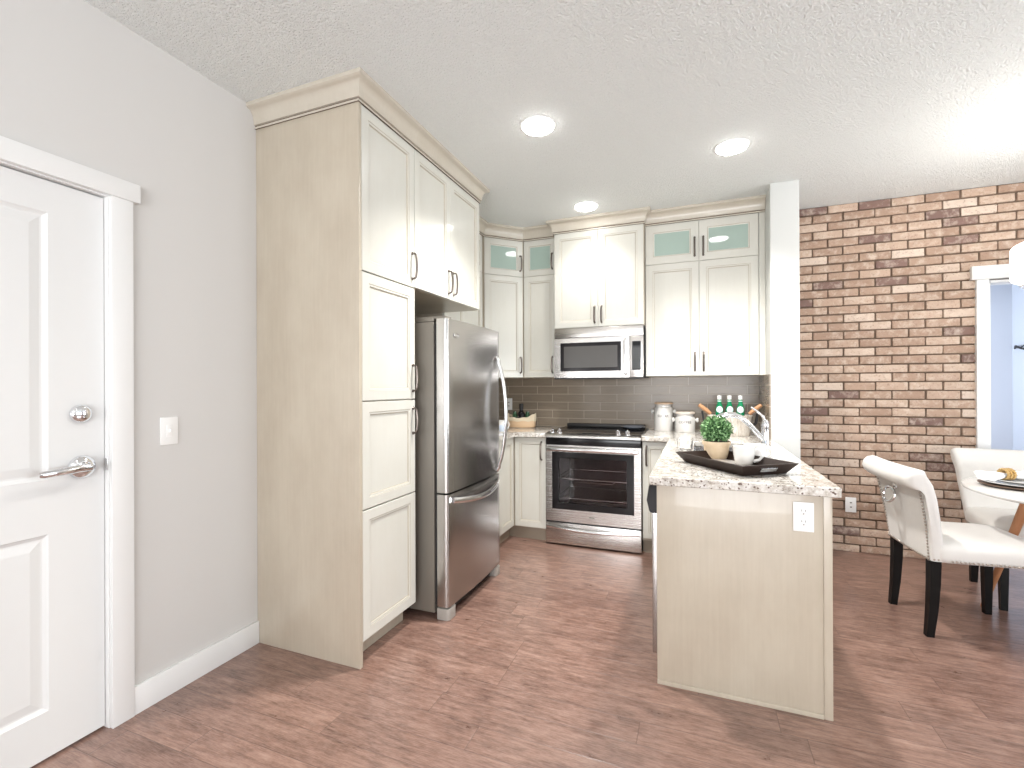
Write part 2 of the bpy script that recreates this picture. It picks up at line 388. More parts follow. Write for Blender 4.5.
# brick wall with a door opening
OX0, OX1, OZ = 1.937, 2.82, 2.045
b = MB(); tints = []
def add_wallbox(*q): 
    b.box(*q, mi=1)
Yf = YB
add_wallbox(SX1, OX0, Yf+.012, YK+.12, 0, H); add_wallbox(OX1, RIGHT, Yf+.012, YK+.12, 0, H); add_wallbox(OX0, OX1, Yf+.012, YK+.12, OZ, H)
nmort = len(b.bm.faces)
pitch, bl, ch = 0.2058, 0.196, 0.0666
rows = int(H/ch)+1
rb = random.Random(3)
lay = b.bm.verts.layers.float.new('tint')
for k in range(rows):
    z1 = H - 0.004 - k*ch; z0 = max(z1-ch+0.0095, 0.002)
    if z1 < 0.02: break
    off = 0.967 + (0.1029 if k % 2 else 0.0)
    x = off - 3*pitch
    while x < RIGHT:
        a, c = x+0.0045, x+pitch-0.0045
        x += pitch
        segs = [(max(a, SX1+.001), min(c, RIGHT-.001))]
        if z0 < OZ+0.06:
            segs = [(max(a, SX1+.001), min(c, OX0-.01)), (max(a, OX1+.01), min(c, RIGHT-.001))]
        for a2, c2 in segs:
            if c2-a2 < 0.02: continue
            j = lambda s: rb.uniform(-s, s)
            dpt = 0.0 + rb.uniform(-.004, .003)
            vs = b.box(a2+j(.002), c2+j(.002), Yf+dpt, Yf+.02, z0+j(.0018), z1+j(.0018), 0.007, 0, None, 2)
            for v in vs:
                v.co.x += j(.0012); v.co.z += j(.0012)
            u = rb.random()
            tv = rb.uniform(0, .11) if u < .10 else (rb.uniform(.85, 1) if u > .86 else rb.uniform(.22, .85))
            for v in vs: v[lay] = tv
wb = struct(b.build('wall_brick', [M_brick, M_mortar], smooth=40))

# baseboards and trims
b = MB(); b.box(XL, XL+.015, 1.183, 1.7555, 0, .112, .003); struct(b.build('baseboard_left', M_trim))
b = MB()
b.box(XL, XL+.018, 1.109, 1.184, 0, DZ+.004, .002); b.box(XL, XL+.018, DY0-.09, DY0-.008, 0, DZ+.004, .002)
b.box(XL, XL+.024, DY0-.115, 1.207, DZ+.004, 2.105, .002)
b.box(XL-.10, XL, DY1, 1.118, 0, DZ+.012, .001); b.box(XL-.078, XL-.0625, DY1-.02, DY1, 0, DZ); b.box(XL-.078, XL-.0625, DY0, DY1, DZ-.02, DZ); b.box(XL-.1, XL, DY0-.012, DY0, 0, DZ+.012); b.box(XL-.10, XL, DY0, DY1, DZ, DZ+.012)

struct(b.build('trim_1', M_trim))
b = MB()
b.box(1.870, OX0+.004, YB-.022, YB+.02, 0, 2.052, .003); b.box(OX1-.004, OX1+.065, YB-.022, YB+.02, 0, 2.052, .003)
b.box(1.842, OX1+.092, YB-.03, YB+.02, 2.052, 2.148, .003)
b.box(OX0, OX0+.018, YB, YK+.13, 0, OZ); b.box(OX1-.018, OX1, YB, YK+.13, 0, OZ); b.box(OX0, OX1, YB, YK+.13, OZ-.018, OZ)
struct(b.build('trim_2', M_trim))
# room beyond the opening
shell('wall_far', [(0.9, 2.97, 6.2, 6.3, 0, H)], M_blue)
shell('wall_far_side', [(2.93, 3.05, YK+.14, 6.2, 0, H)], M_blue)
shell('wall_far_left', [(0.88, 1.0, YK+.14, 4.65, 0, H), (0.88, 1.0, 6.05, 6.2, 0, H), (0.88, 1.0, 4.65, 6.05, 0, .65), (0.88, 1.0, 4.65, 6.05, 2.35, H)], M_blue)

# entry door
YD = XL-0.021
e = bpy.data.objects.new('door_1', None); C.objects.link(e); e['kind'] = 'structure'; e['label'] = 'white two panel entry door with chrome lever'
def door_slab():
    b = MB(); y0, y1 = DY0+.004, 1.1035; z0, z1 = .010, 2.023; xf = YD
    # slab front with two sunk moulded panels
    px0, px1 = y0+.148, .937
    zs = [(.172, .787), (.977, 1.912)]
    def quad(p, mi=0): b.bm.faces.new([b.bm.verts.new(q) for q in p])
    b.box(xf-.040, xf-.012, y0, y1, z0, z1)
    for (a, c, d, f) in ((y0, px0, z0, z1), (px1, y1, z0, z1), (px0, px1, z0, zs[0][0]), (px0, px1, zs[0][1], zs[1][0]), (px0, px1, zs[1][1], z1)):
        b.box(xf-.012, xf, a, c, d, f)
    for (d, f) in zs:
        prof = [(0, 0.0), (.005, -.004), (.014, -.0085), (.020, -.0085), (.046, -.0035), (.049, -.003)]
        R_ = []
        for ins, dx in prof:
            R_.append([b.bm.verts.new((xf+dx, yy, zz)) for yy, zz in ((px0+ins, d+ins), (px1-ins, d+ins), (px1-ins, f-ins), (px0+ins, f-ins))])
        for q, w in zip(R_, R_[1:]):
            for i in range(4): b.bm.faces.new([q[i], q[(i+1) % 4], w[(i+1) % 4], w[i]])
        b.bm.faces.new(R_[-1])
    bmesh.ops.remove_doubles(b.bm, verts=b.bm.verts[:], dist=1e-5)
    return b.build('door_slab', M_door, e, smooth=0)
door_slab()
def face_x(c):  # local z axis -> +X at point c
    return Matrix.Translation(c) @ Matrix.Rotation(R(90), 4, 'Y')
b = MB(); b.lathe([(.034, 0), (.034, .006), (.029, .014), (.022, .018), (0.001, .019)], M=face_x((YD, 1.029, 1.203)), seg=32)
b.box(YD+.018, YD+.032, 1.025, 1.033, 1.188, 1.218, .002); b.build('deadbolt', M_chrome, e)
b = MB(); b.lathe([(.043, 0), (.043, .004), (.037, .014), (.022, .022), (.013, .022), (.012, .05), (.001, .052)], M=face_x((YD, 1.033, 1.007)), seg=36)
b.tube([(YD+.047, 1.038, 1.007), (YD+.050, 1.000, 1.009), (YD+.052, .95, 1.005), (YD+.050, .905, 1.003), (YD+.046, .893, 1.003)], [.012, .0135, .0135, .013, .010], 12, ry=.009)
b.build('door_handle', M_chrome, e)
b = MB(); b.box(XL-.02, XL-.001, 1.1030, 1.1058, .985, 1.030, .0005); b.build('latch', M_steelp, e)

# ================================================================== CABINETRY
def ringmesh(b, x0, x1, z0, z1, prof, hole=False):
    """prof: (inset, y, mat) rectangles marching inward; y is toward the back (+)."""
    Rg = []
    for ins, y, mi in prof:
        Rg.append(([b.bm.verts.new(p) for p in ((x0+ins, y, z0+ins), (x1-ins, y, z0+ins), (x1-ins, y, z1-ins), (x0+ins, y, z1-ins))], mi))
    for (q, _), (w, mi) in zip(Rg, Rg[1:]):
        for i in range(4):
            f = b.bm.faces.new([q[i], q[(i+1) % 4], w[(i+1) % 4], w[i]]); f.material_index = mi
    if not hole:
        b.bm.faces.new(Rg[-1][0]); f = b.bm.faces.new(Rg[0][0][::-1])
    else:
        q, w = Rg[-1][0], Rg[0][0]
        for i in range(4): b.bm.faces.new([q[i], q[(i+1) % 4], w[(i+1) % 4], w[i]])
TH = 0.020
def cab_door(parent, x0, x1, z0, z1, y=0.0, glass=False, handle=None, hz=None, stile=.056, name='door'):
    """front face at local y=y facing -y."""
    b = MB(); g = .0012; x0 += g; x1 -= g; z0 += g; z1 -= g
    if glass:
        ringmesh(b, x0, x1, z0, z1, [(0, y+TH, 0), (0, y+.002, 0), (.002, y, 0), (stile, y, 0), (stile+.004, y+.004, 1), (stile+.010, y+.006, 0), (stile+.010, y+TH, 0)], hole=True)
    else:
        ringmesh(b, x0, x1, z0, z1, [(0, y+TH, 0), (0, y+.002, 0), (.002, y, 0), (stile-.008, y, 0), (stile-.005, y+.0022, 1), (stile+.003, y+.0030, 0), (stile+.006, y+.0085, 1), (stile+.009, y+.0095, 1), (stile+.012, y+.0095, 0)])
    d = b.build(name, [M_cream, M_glaze], parent, smooth=25)
    if glass:
        b = MB(); b.box(x0+stile+.004, x1-stile-.004, y+.009, y+.014, z0+stile+.004, z1-stile-.004); b.build('glass_pane', M_glass, d, smooth=0)
    if handle is not None:
        pull(d, handle, hz[0], hz[1], y)
    return d
def pull(parent, x, z0, z1, y):
    b = MB(); zc = (z0+z1)/2; L = (z1-z0)/2-.008
    pts = [(x, y-.001, z0+.008), (x, y-.020, z0+.012)]
    n = 10
    for i in range(n+1):
        u = -1+2*i/n
        pts.append((x, y-.024-.006*(1-u*u), zc+u*(L-.010)))
    pts += [(x, y-.020, z1-.012), (x, y-.001, z1-.008)]
    b.tube(pts, .0056, 8, ry=.0070, up=(0, -1, 0))
    for zz in (z0+.008, z1-.008): b.lathe([(.0085, 0), (.0085, .003), (.006, .006)], c=(0, 0, 0), seg=12, M=Matrix.Translation((x, y, zz)) @ Matrix.Rotation(R(90), 4, 'X'))
    return b.build('handle', M_handle, parent)
CP = 0.056   # crown projection
ZC = 2.634
def crown_prof():
    """(outward, z) profile from the cabinet face up to the ceiling."""
    p = [(0.000, ZC-.022), (.007, ZC-.022), (.007, ZC-.012), (.004, ZC-.010), (.004, ZC-.006), (.012, ZC-.004)]
    for k in range(7):
        a = k/6*math.pi/2
        p.append((.013 + .033*(1-math.cos(a)), ZC+.002 + .062*math.sin(a)))
    p += [(.050, ZC+.066), (.056, ZC+.070), (.056, ZC+.0875), (0.0, ZC+.0875)]
    return p
def crown(parent, path, name='crown_molding'):
    """path: list of 2-D points (local x,y) of the face line; outward is to the right of travel."""
    P = [Vector(p) for p in path]; rings = []
    for i, p in enumerate(P):
        d1 = (P[i]-P[i-1]).normalized() if i > 0 else None; d2 = (P[i+1]-P[i]).normalized() if i < len(P)-1 else None
        n1 = Vector((d1.y, -d1.x)) if d1 else None; n2 = Vector((d2.y, -d2.x)) if d2 else None
        if n1 and n2:
            nn = (n1+n2).normalized(); nn = nn/nn.dot(n1)
        else: nn = n1 or n2
        rings.append([(p.x+nn.x*o, p.y+nn.y*o, z) for o, z in crown_prof()])
    b = MB(); b.loft(rings, 0, True, True)
    for f in b.bm.faces:
        zz = [v.co.z for v in f.verts]
        if (max(zz) < ZC-.005 and min(zz) > ZC-.0125) or max(zz) < ZC-.0215: f.material_index = 1
    return b.build(name, [M_crown, M_groove], parent, smooth=30)
M_crown = cream('crown_shaded_finish', (0.56, 0.52, 0.445), (0.50, 0.455, 0.38)); M_groove = mat('dark_glaze_line', (0.13, 0.09, 0.065), 0.6)  # crown cream darkened to imitate the shade on the moulding
XF = -1.4448   # tall cabinets' front plane
# ---- pantry (local: origin at face corner, x -> world +Y, y -> into the wall)
def leftrun(name, label, y, xf=XF, cat='cabinet'): return thing(name, label, cat, (xf, y, 0), R(90))
PY0, PY1, FY1 = 1.7562, 2.2165, 3.050
DEP = XF - XL - .001
p = leftrun('pantry_cabinet', 'tall cream pantry cabinet with four stacked doors and flat beige side', PY0)
w = PY1-PY0
b = MB(); b.box(0, .019, 0, DEP, 0, ZC, .001); b.build('side_panel', M_panel, p)
b = MB(); b.box(.0195, w-.0005, TH+.002, DEP, .105, ZC); b.box(.0195, w-.0005, .085, DEP, 0.0, .105); b.build('carcass', M_panel, p, smooth=0)
hx = w-.024
cab_door(p, .020, w, 1.842, 2.612, handle=hx, hz=(1.880, 2.035))
cab_door(p, .020, w, 1.232, 1.838, handle=hx, hz=(1.268, 1.424))
cab_door(p, .020, w, .724, 1.228, handle=hx, hz=(1.038, 1.190))
cab_door(p, .020, w, .113, .720)
crown(p, [(0, DEP), (0, 0), (w, 0)])
# ---- over-fridge cabinet
q = leftrun('fridge_cabinet', 'cream double door cabinet above the refrigerator', PY1)
w = FY1-PY1
b = MB(); b.box(.0005, w, TH+.002, DEP, 1.846, ZC); b.build('carcass', M_panel, q, smooth=0)
mid = 2.622-PY1
cab_door(q, .002, mid, 1.846, 2.612, handle=mid-.040 if False else mid-.028, hz=(1.875, 2.030))
cab_door(q, mid, w, 1.846, 2.612, handle=mid+.035, hz=(1.875, 2.030))
crown(q, [(0, 0), (w, 0), (w, .25)])
# ---- uppers along the left wall beyond the fridge
UX = -1.733; UZ0, UZS = 1.380, 2.290
u = leftrun('wall_cabinet', 'cream wall cabinet seen over the top of the refrigerator', FY1+.001, UX)
w = 3.737-FY1-.001
b = MB(); b.box(.0, w, TH+.002, UX-XL-.001, UZ0, ZC); b.build('carcass', M_panel, u, smooth=0)
m1 = .330; m2 = .665
for a, c in ((.002, m1), (m1, m2)):
    cab_door(u, a, c, UZS, 2.612, glass=True, stile=.05); cab_door(u, a, c, UZ0, UZS)
crown(u, [(0, 0), (w, 0)])
# ---- diagonal corner upper
YU = 4.0086
ang = R(45)
dx, dy = -1.733, YU - (1.733-1.464)   # left end of diagonal
dl = math.hypot(-1.464-dx, YU-dy)
k = thing('corner_cabinet', 'diagonal corner wall cabinet with small frosted glass door over a solid door', 'cabinet', (dx, dy, 0), ang)
b = MB()
inv = Matrix.Rotation(-ang, 3, 'Z')
def loc2(x, y): v = inv @ Vector((x-dx, y-dy, 0)); return (v.x, v.y)
off = .0225*math.sqrt(2)
b.prism([loc2(*p_) for p_ in ((dx-.0, dy+off), (-1.464-off, YU-.0), (-1.4645, YU+.001), (-1.4645, YK-.001), (XL+.001, YK-.001), (XL+.001, dy+.001), (dx, dy+.001))], UZ0, ZC)
b.build('carcass', M_panel, k, smooth=0)
cab_door(k, .006, dl-.003, UZS, 2.612, glass=True, stile=.052, handle=dl-.030, hz=(2.335, 2.485))
cab_door(k, .006, dl-.003, UZ0, UZS, handle=dl-.030, hz=(1.415, 1.570))
crown(k, [(0, 0), (dl, 0)])
# ---- back wall uppers (local x = world x, y into wall)
def backrun(name, label, x, y, cat='cabinet'): return thing(name, label, cat, (x, y, 0), 0)
n_ = backrun('narrow_cabinet', 'narrow cream wall cabinet between the corner and the microwave cabinet', -1.464, YU)
w = -1.149+1.464-.001
b = MB(); b.box(0.0005, w, TH+.002, YK-YU-.001, UZ0, ZC); b.build('carcass', M_panel, n_, smooth=0)
cab_door(n_, .004, w-.001, UZS, 2.612, glass=True, stile=.05, handle=w-.040, hz=(2.335, 2.485))
cab_door(n_, .004, w-.001, UZ0, UZS, handle=w-.040, hz=(1.415, 1.570))
crown(n_, [(0, 0), (w, 0)])
YH = 3.9233
h_ = backrun('microwave_cabinet', 'deeper cream two door cabinet directly above the microwave', -1.1486, YH)
w = -.396+1.1486
b = MB(); b.box(0, w, TH+.002, YK-YH-.001, 1.795, ZC); b.build('carcass', M_panel, h_, smooth=0)
mid = w/2+.004
cab_door(h_, .002, mid, 1.797, 2.612, handle=mid-.028, hz=(1.825, 1.975)); cab_door(h_, mid, w-.002, 1.797, 2.612, handle=mid+.030, hz=(1.825, 1.975))
crown(h_, [(0, YU-YH-.061), (0, 0), (w, 0), (w, YU-YH-.061)])
r_ = backrun('glass_top_cabinet', 'wide cream wall cabinet with two frosted glass doors beside the white wall end', -.3955, YU)
w = SX0+.3955-.001
b = MB(); b.box(0, w, TH+.002, YK-YU-.001, UZ0, ZC); b.box(.838, w, 0.004, TH+.002, UZ0, ZC); b.build('carcass', M_cream, r_, smooth=0)
mid = .018+.3955
for a, c, hh in ((.004, mid, mid-.032), (mid, .835, mid+.032)):
    cab_door(r_, a, c, UZS, 2.612, glass=True, stile=.06, handle=hh, hz=(2.325, 2.485)); cab_door(r_, a, c, UZ0, UZS, stile=.06, handle=hh, hz=(1.412, 1.570))
crown(r_, [(0, 0), (w, 0)])

# ---- base cabinets
CT, CB = .914, .876
BX, BY = -1.457, 3.745
l_ = thing('corner_base_cabinet', 'cream corner base cabinet between refrigerator and range with hinged doors', 'cabinet', (BX, BY, 0), 0)
b = MB()
b.prism([(-.022, -.66), (-.022, .022), (.284, .022), (.284, YK-BY-.001), (XL-BX+.001, YK-BY-.001), (XL-BX+.001, -.66)], .105, CB-.001)
b.build('carcass', M_panel, l_, smooth=0)
b = MB(); b.prism([(-.065, -.66), (-.065, .058), (.284, .058), (.284, .075), (-.085, .075), (-.085, -.66)], 0, .105); b.build('toe_kick', M_toe, l_, smooth=0)
cab_door(l_, .006, .284, .113, CB-.006, handle=.246, hz=(.680, .842), stile=.05)
# left leaf of the corner faces +X: build rotated
def cab_door_left(parent, y0, y1, z0, z1, handle=None):
    d = cab_door(parent, y0, y1, z0, z1)
    d.data.transform(Matrix.Rotation(R(90), 4, 'Z')); return d
cab_door_left(l_, -.30, -.006, .113, CB-.006); cab_door_left(l_, -.655, -.302, .113, CB-.006)
s_ = thing('spice_cabinet', 'slim cream base cabinet between range and peninsula', 'cabinet', (-.398, BY, 0), 0)
b = MB(); b.box(0, .228, .022, YK-BY-.001, .105, CB-.001); b.build('carcass', M_panel, s_, smooth=0)
b = MB(); b.box(0, .228, .060, .08, 0, .105); b.build('toe_kick', M_toe, s_, smooth=0)
cab_door(s_, .004, .200, .125, CB-.006, handle=.034, hz=(.680, .842), stile=.05)
# peninsula
PX0, PX1, PYF = -.166, .4845, 2.1445
pn = thing('peninsula_cabinet', 'peninsula base with plain beige end panel facing the entry', 'cabinet', (PX0, PYF, 0), 0)
b = MB(); b.box(0, .620, 0, .018, 0, CB-.0005, .001); b.build('end_panel', M_panel, pn)
b = MB(); b.box(.6202, PX1-PX0, -.004, .030, 0, CB-.0005, .003); b.build('corner_post', M_panel, pn)
b = MB(); b.box(.0, .620, -.006, -.0005, .0, .019, .002); b.build('shoe_strip', M_panel, pn)
b = MB(); b.box(.60, PX1-PX0, .031, SY-PYF-.001, 0, CB-.0005); b.build('back_panel', M_panel, pn)
b = MB(); b.box(.022, .599, .645, YK-PYF-.002, .105, CB-.25); b.box(.022, .06, .645, 1.58, CB-.25, CB-.001); b.box(.09, .599, .645, YK-PYF-.1, 0, .105); b.build('carcass', M_panel, pn, smooth=0)
def cab_door_right(parent, y0, y1, z0, z1, handle=None, hz=None):
    d = cab_door(parent, -y1, -y0, z0, z1, handle=handle, hz=hz)
    Mx = Matrix.Rotation(R(-90), 4, 'Z')
    d.data.transform(Mx)
    for ch in d.children: ch.data.transform(Mx)
    return d
cab_door_right(pn, .648, 1.05, .113, CB-.006, handle=-1.02, hz=(.68, .84)); cab_door_right(pn, 1.05, 1.575, .113, CB-.006, handle=-1.08, hz=(.68, .84))
# dishwasher
dw = thing('dishwasher', 'stainless dishwasher with black top handle, edge on beside the peninsula end panel', 'dishwasher', (PX0, PYF+.022, 0), 0)
b = MB(); b.box(.002, .575, .003, .615, .10, CB-.004); b.box(.07, .575, .003, .615, .001, .10); b.build('tub_body', M_blackm, dw, smooth=0)
b = MB(); b.box(-.022, .0015, .003, .615, .115, .735, .003); b.build('door', M_steelz, dw)
b = MB(); b.prism([(.0015, .735), (.0015, .868), (-.030, .868), (-.036, .85), (-.045, .79), (-.034, .742), (-.028, .7355)], .003, .615, M=Matrix(((1, 0, 0, 0), (0, 0, 1, 0), (0, 1, 0, 0), (0, 0, 0, 1)))); b.build('control_handle', M_black, dw, smooth=20)

# ---- worktops
cb_ = MB()
cb_.prism([(XL+.001, 3.055), (-1.435, 3.055), (-1.435, 3.715), (-1.171, 3.715), (-1.171, YK-.0005), (XL+.001, YK-.0005)], CB, CT, bevel=.004)
tag(cb_.build('countertop', M_gran, smooth=30), 'L-shaped speckled granite worktop running between refrigerator and range', 'countertop')
cb_ = MB()
x0, x1 = -.1915, .4993; sk = (-.02, .345, 2.93, 3.50)
yA = 2.0749
def slabring(bm, outer, hole, z):
    pass
out = [(x0, yA), (x1, yA), (x1, SY-.001), (SX0-.001, SY-.001), (SX0-.001, YK-.0005), (-.3995, YK-.0005), (-.3995, 3.715), (x0, 3.715)]
hol = [(sk[0], sk[2]), (sk[1], sk[2]), (sk[1], sk[3]), (sk[0], sk[3])]
for z in (CB, CT):
    vo = [cb_.bm.verts.new((x, y, z)) for x, y in out]; vh = [cb_.bm.verts.new((x, y, z)) for x, y in hol]
    es = [cb_.bm.edges.new((vo[i], vo[(i+1) % 8])) for i in range(8)] + [cb_.bm.edges.new((vh[i], vh[(i+1) % 4])) for i in range(4)]
    bmesh.ops.triangle_fill(cb_.bm, use_beauty=True, edges=es)
    if z == CB: lo, lh = vo, vh
    else:
        for i in range(8): cb_.bm.faces.new([lo[i], lo[(i+1) % 8], vo[(i+1) % 8], vo[i]])
        for i in range(4): cb_.bm.faces.new([lh[i], lh[(i+1) % 4], vh[(i+1) % 4], vh[i]])
ct = cb_.build('countertop', M_gran, smooth=30)
bv = ct.modifiers.new('soft_edge', 'BEVEL'); bv.width = .005; bv.segments = 2; bv.limit_method = 'ANGLE'; bv.angle_limit = R(60)
tag(ct, 'speckled granite worktop of the peninsula, holding tray and sink', 'countertop')
# sink
sn = MB(); a0, a1, c0, c1 = sk[0]-.006, sk[1]+.006, sk[2]-.006, sk[3]+.006
def rr_ring(x0, x1, y0, y1, r, z, n=4):
    P = []
    for cx, cy, st in ((x1-r, y1-r, 0), (x0+r, y1-r, 90), (x0+r, y0+r, 180), (x1-r, y0+r, 270)):
        for i in range(n+1):
            a = R(st+90*i/n); P.append((cx+r*math.cos(a), cy+r*math.sin(a), z))
    return P
sn.loft([rr_ring(a0-.012, a1+.012, c0-.012, c1+.012, .03, CB-.0015), rr_ring(a0, a1, c0, c1, .03, CB-.0015), rr_ring(a0+.004, a1-.004, c0+.004, c1-.004, .04, CB-.17), rr_ring(a0+.03, a1-.03, c0+.03, c1-.03, .04, CB-.185)], cap=False)
f_ = sn.bm.faces.new([v for v in sn.bm.verts][-20:])
tag(sn.build('sink', M_steelp, smooth=40), 'undermounted stainless sink bowl in the peninsula worktop', 'sink')
# faucet
fx, fy = .400, 3.36
fc = thing('faucet', 'chrome pull-out kitchen faucet beside the sink', 'faucet', (fx, fy, CT))
b = MB(); b.lathe([(.030, 0), (.030, .006), (.025, .012), (.0225, .02), (.0225, .12), (.024, .135), (.021, .155), (.012, .168), (.001, .170)], seg=28); b.build('body', M_chrome, fc)
b = MB()
pts = []
ctrl = [Vector((-.010, 0, .040)), Vector((-.10, -.01, .150)), Vector((-.155, -.015, .240)), Vector((-.278, -.03, .175))]
for i in range(17):
    u = i/16; pts.append(ctrl[0]*(1-u)**3 + ctrl[1]*3*u*(1-u)**2 + ctrl[2]*3*u*u*(1-u) + ctrl[3]*u**3)
b.tube(pts, [.0165]*10+[.017, .018, .0185, .019, .020, .020, .017], 14); b.build('spout', M_chrome, fc)
b = MB(); b.tube([(0, 0, .150), (-.012, -.004, .190), (-.050, -.012, .225), (-.080, -.020, .248)], [.010, .009, .007, .0055], 10); b.build('lever', M_chrome, fc)

# ---- tile splash
shell_b = MB(); shell_b.box(XL+.001, SX0-.0005, YK-.009, YK-.0002, CT+.0005, UZ0-.0005); sb2 = MB(); sb2.box(SX0-.009, SX0-.0002, SY+.002, YK-.0092, CT+.0005, UZ0-.0005); struct(sb2.build('wall_tile_side', M_tile, smooth=0))
bs = shell_b.build('wall_tile', M_tile, smooth=0); struct(bs)

# ================================================================== REFRIGERATOR  local x -> +Y, y -> wall
FX = -1.280
fr = thing('refrigerator', 'tall stainless refrigerator with bottom freezer drawer', 'refrigerator', (FX, 2.285, 0), R(90))
fw = .739
b = MB(); b.box(0, fw, .088, FX-XL-.03, .035, 1.662, .004); b.build('cabinet_body', M_fside, fr)
def fdoor(z0, z1, name):
    b = MB()
    pr = [(0, .070), (0, .022), (.003, .010), (.010, .003), (.020, 0)]
    n = 14
    for i in range(1, n):
        u = i/n; pr.append((.020+(fw-.04)*u, -.010*math.sin(math.pi*u)))
    pr += [(fw-.020, 0), (fw-.010, .003), (fw-.003, .010), (fw, .022), (fw, .070)]
    b.prism(pr, z0, z1); return b.build(name, M_steelz, fr, smooth=50)
d1 = fdoor(.708, 1.678, 'door'); d2 = fdoor(.075, .698, 'freezer_drawer')
b = MB(); b.box(.010, fw-.010, .070, .089, .08, 1.655); b.build('door_gasket', M_blackm, fr, smooth=0)
b = MB()
hp = [(.672, -.004, 1.500), (.672, -.020, 1.480)]
for i in range(15):
    u = i/14; hp.append((.672, -.022-.052*math.sin(math.pi*u)**.8, 1.455-.69*u))
hp += [(.672, -.020, .745), (.672, -.004, .728)]
b.tube(hp, .0115, 12, ry=.015, up=(0, -1, 0)); b.build('handle', M_steelp, d1)
b = MB(); hp = []
for i in range(15):
    u = i/14; hp.append((.035+.645*u, -.012-.050*math.sin(math.pi*u)**.8, .664-.030*math.sin(math.pi*u)))
b.tube(hp, .012, 12, ry=.017, up=(0, -1, 0)); b.build('handle', M_steelp, d2)
b = MB(); b.box(.010, .085, .02, .14, 1.6785, 1.694, .006); b.box(.004, .10, .089, .24, 1.663, 1.692, .010); b.build('hinge_cover', M_fside, fr)
for xx, xe in ((.002, .095), (fw-.080, fw-.002)):
    b = MB(); b.prism([(xx, .075), (xx, .012), (xx+.012, .0), (xe-.015, -.002), (xe, .014), (xe, .075)], .0, .066 if xx < .1 else .060, bevel=.006); b.build('foot_cover', M_steelp if False else mat('foot_grey', (0.36, 0.34, 0.31), .4), fr)
b = MB(); b.box(.096, fw-.082, .045, .075, .012, .070); b.build('toe_grille', M_blackm, fr, smooth=0)
b = MB(); torus(b, (.095, -.0055, 1.590), .028, .0016, (0, 1, 0), 24, 6, sc=(1, .5)); b.box(.063, .127, -.0062, -.004, 1.585, 1.594); b.build('logo_badge', M_steelp, d1)

# ================================================================== RANGE   local origin front-left-bottom, faces -Y
RX0, RX1, RY = -1.1675, -.4025, 3.72
rg = thing('range', 'stainless slide-in range with large oven window and warming drawer', 'range', (RX0, RY, 0))
rw = RX1-RX0
b = MB()
b.box(.001, .0185, .025, .645, .012, .895); b.box(rw-.0185, rw-.001, .025, .645, .012, .895); b.box(.0185, rw-.0185, .63, .645, .012, .895)
b.box(.0185, rw-.0185, .025, .63, .012, .215); b.box(.0185, rw-.0185, .025, .63, .80, .895); b.build('body', M_blackm, rg, smooth=0)
# oven cavity interior
b = MB(); b.box(.06, rw-.06, .55, .56, .24, .79, mi=0); b.box(.05, .06, .05, .56, .24, .79); b.box(rw-.06, rw-.05, .05, .56, .24, .79); b.box(.05, rw-.05, .05, .56, .23, .24); b.box(.05, rw-.05, .05, .56, .79, .80)
b.build('oven_cavity', M_oven, rg, smooth=0)
for zz in (.375, .535):
    b = MB()
    for yy in (.07, .53): b.tube([(.065, yy, zz), (rw-.065, yy, zz)], .004, 6)
    for i in range(17):
        xx = .075+i*(rw-.15)/16; b.tube([(xx, .07, zz+.004), (xx, .53, zz+.004)], .002, 5)
    b.tube([(.20, .07, zz), (.23, .06, zz-.02), (rw-.23, .06, zz-.02), (rw-.20, .07, zz)], .0035, 6)
    b.build('oven_rack', M_steelp, rg)
# oven door
od = MB(); z0, z1 = .198, .820; wx0, wx1, wz0, wz1 = .055, rw-.052, .298, .765
od.box(0, wx0, 0, .045, z0, z1, 0); od.box(wx1, rw, 0, .045, z0, z1); od.box(wx0, wx1, 0, .045, z0, wz0); od.box(wx0, wx1, 0, .045, wz1, z1)
bmesh.ops.remove_doubles(od.bm, verts=od.bm.verts[:], dist=1e-5)
od = od.build('oven_door', M_steel, rg, smooth=0)
b = MB()
b.box(wx0, wx0+.055, .003, .040, wz0, wz1); b.box(wx1-.055, wx1, .003, .040, wz0, wz1); b.box(wx0+.055, wx1-.055, .003, .040, wz0, wz0+.05); b.box(wx0+.055, wx1-.055, .003, .04, wz1-.05, wz1)
b.build('window_border', M_black, od, smooth=0)
b = MB(); b.box(wx0+.055, wx1-.055, .010, .014, wz0+.05, wz1-.05); b.build('oven_window', M_ovenglass, od, smooth=0)
b = MB(); b.tube([(.022, -.040, .790), (rw/2, -.046, .790), (rw-.022, -.040, .790)], .0125, 12, ry=.017, up=(0, -1, 0))
for xx in (.035, rw-.035): b.box(xx-.012, xx+.012, -.036, .001, .778, .802, .003)
b.build('handle', M_steelp, od)
b = MB(); torus(b, (rw/2, -.001, .250), .020, .0015, (0, 1, 0), 24, 6, sc=(1, .45)); b.box(rw/2-.022, rw/2+.022, -.0015, .0, .246, .254); b.build('logo_badge', mat('logo_grey', (.28, .27, .25), .4, .8), od)
dr = MB(); dr.box(0, rw, .0, .04, .015, .185, .003); dr = dr.build('warming_drawer', M_steel, rg)
b = MB(); pts = [(.012+(rw-.024)*i/14, -.010-.022*math.sin(math.pi*i/14), .158-.018*math.sin(math.pi*i/14)) for i in range(15)]
b.tube(pts, .010, 10, ry=.014, up=(0, -1, 0)); b.build('handle', M_steelp, dr)
b = MB(); b.box(.0, rw, .010, .03, .186, .197); b.build('gap_strip', M_blackm, rg, smooth=0)
b = MB(); b.box(.002, rw-.002, .004, .06, .822, .876, .002); b.build('vent_panel', M_black, rg)
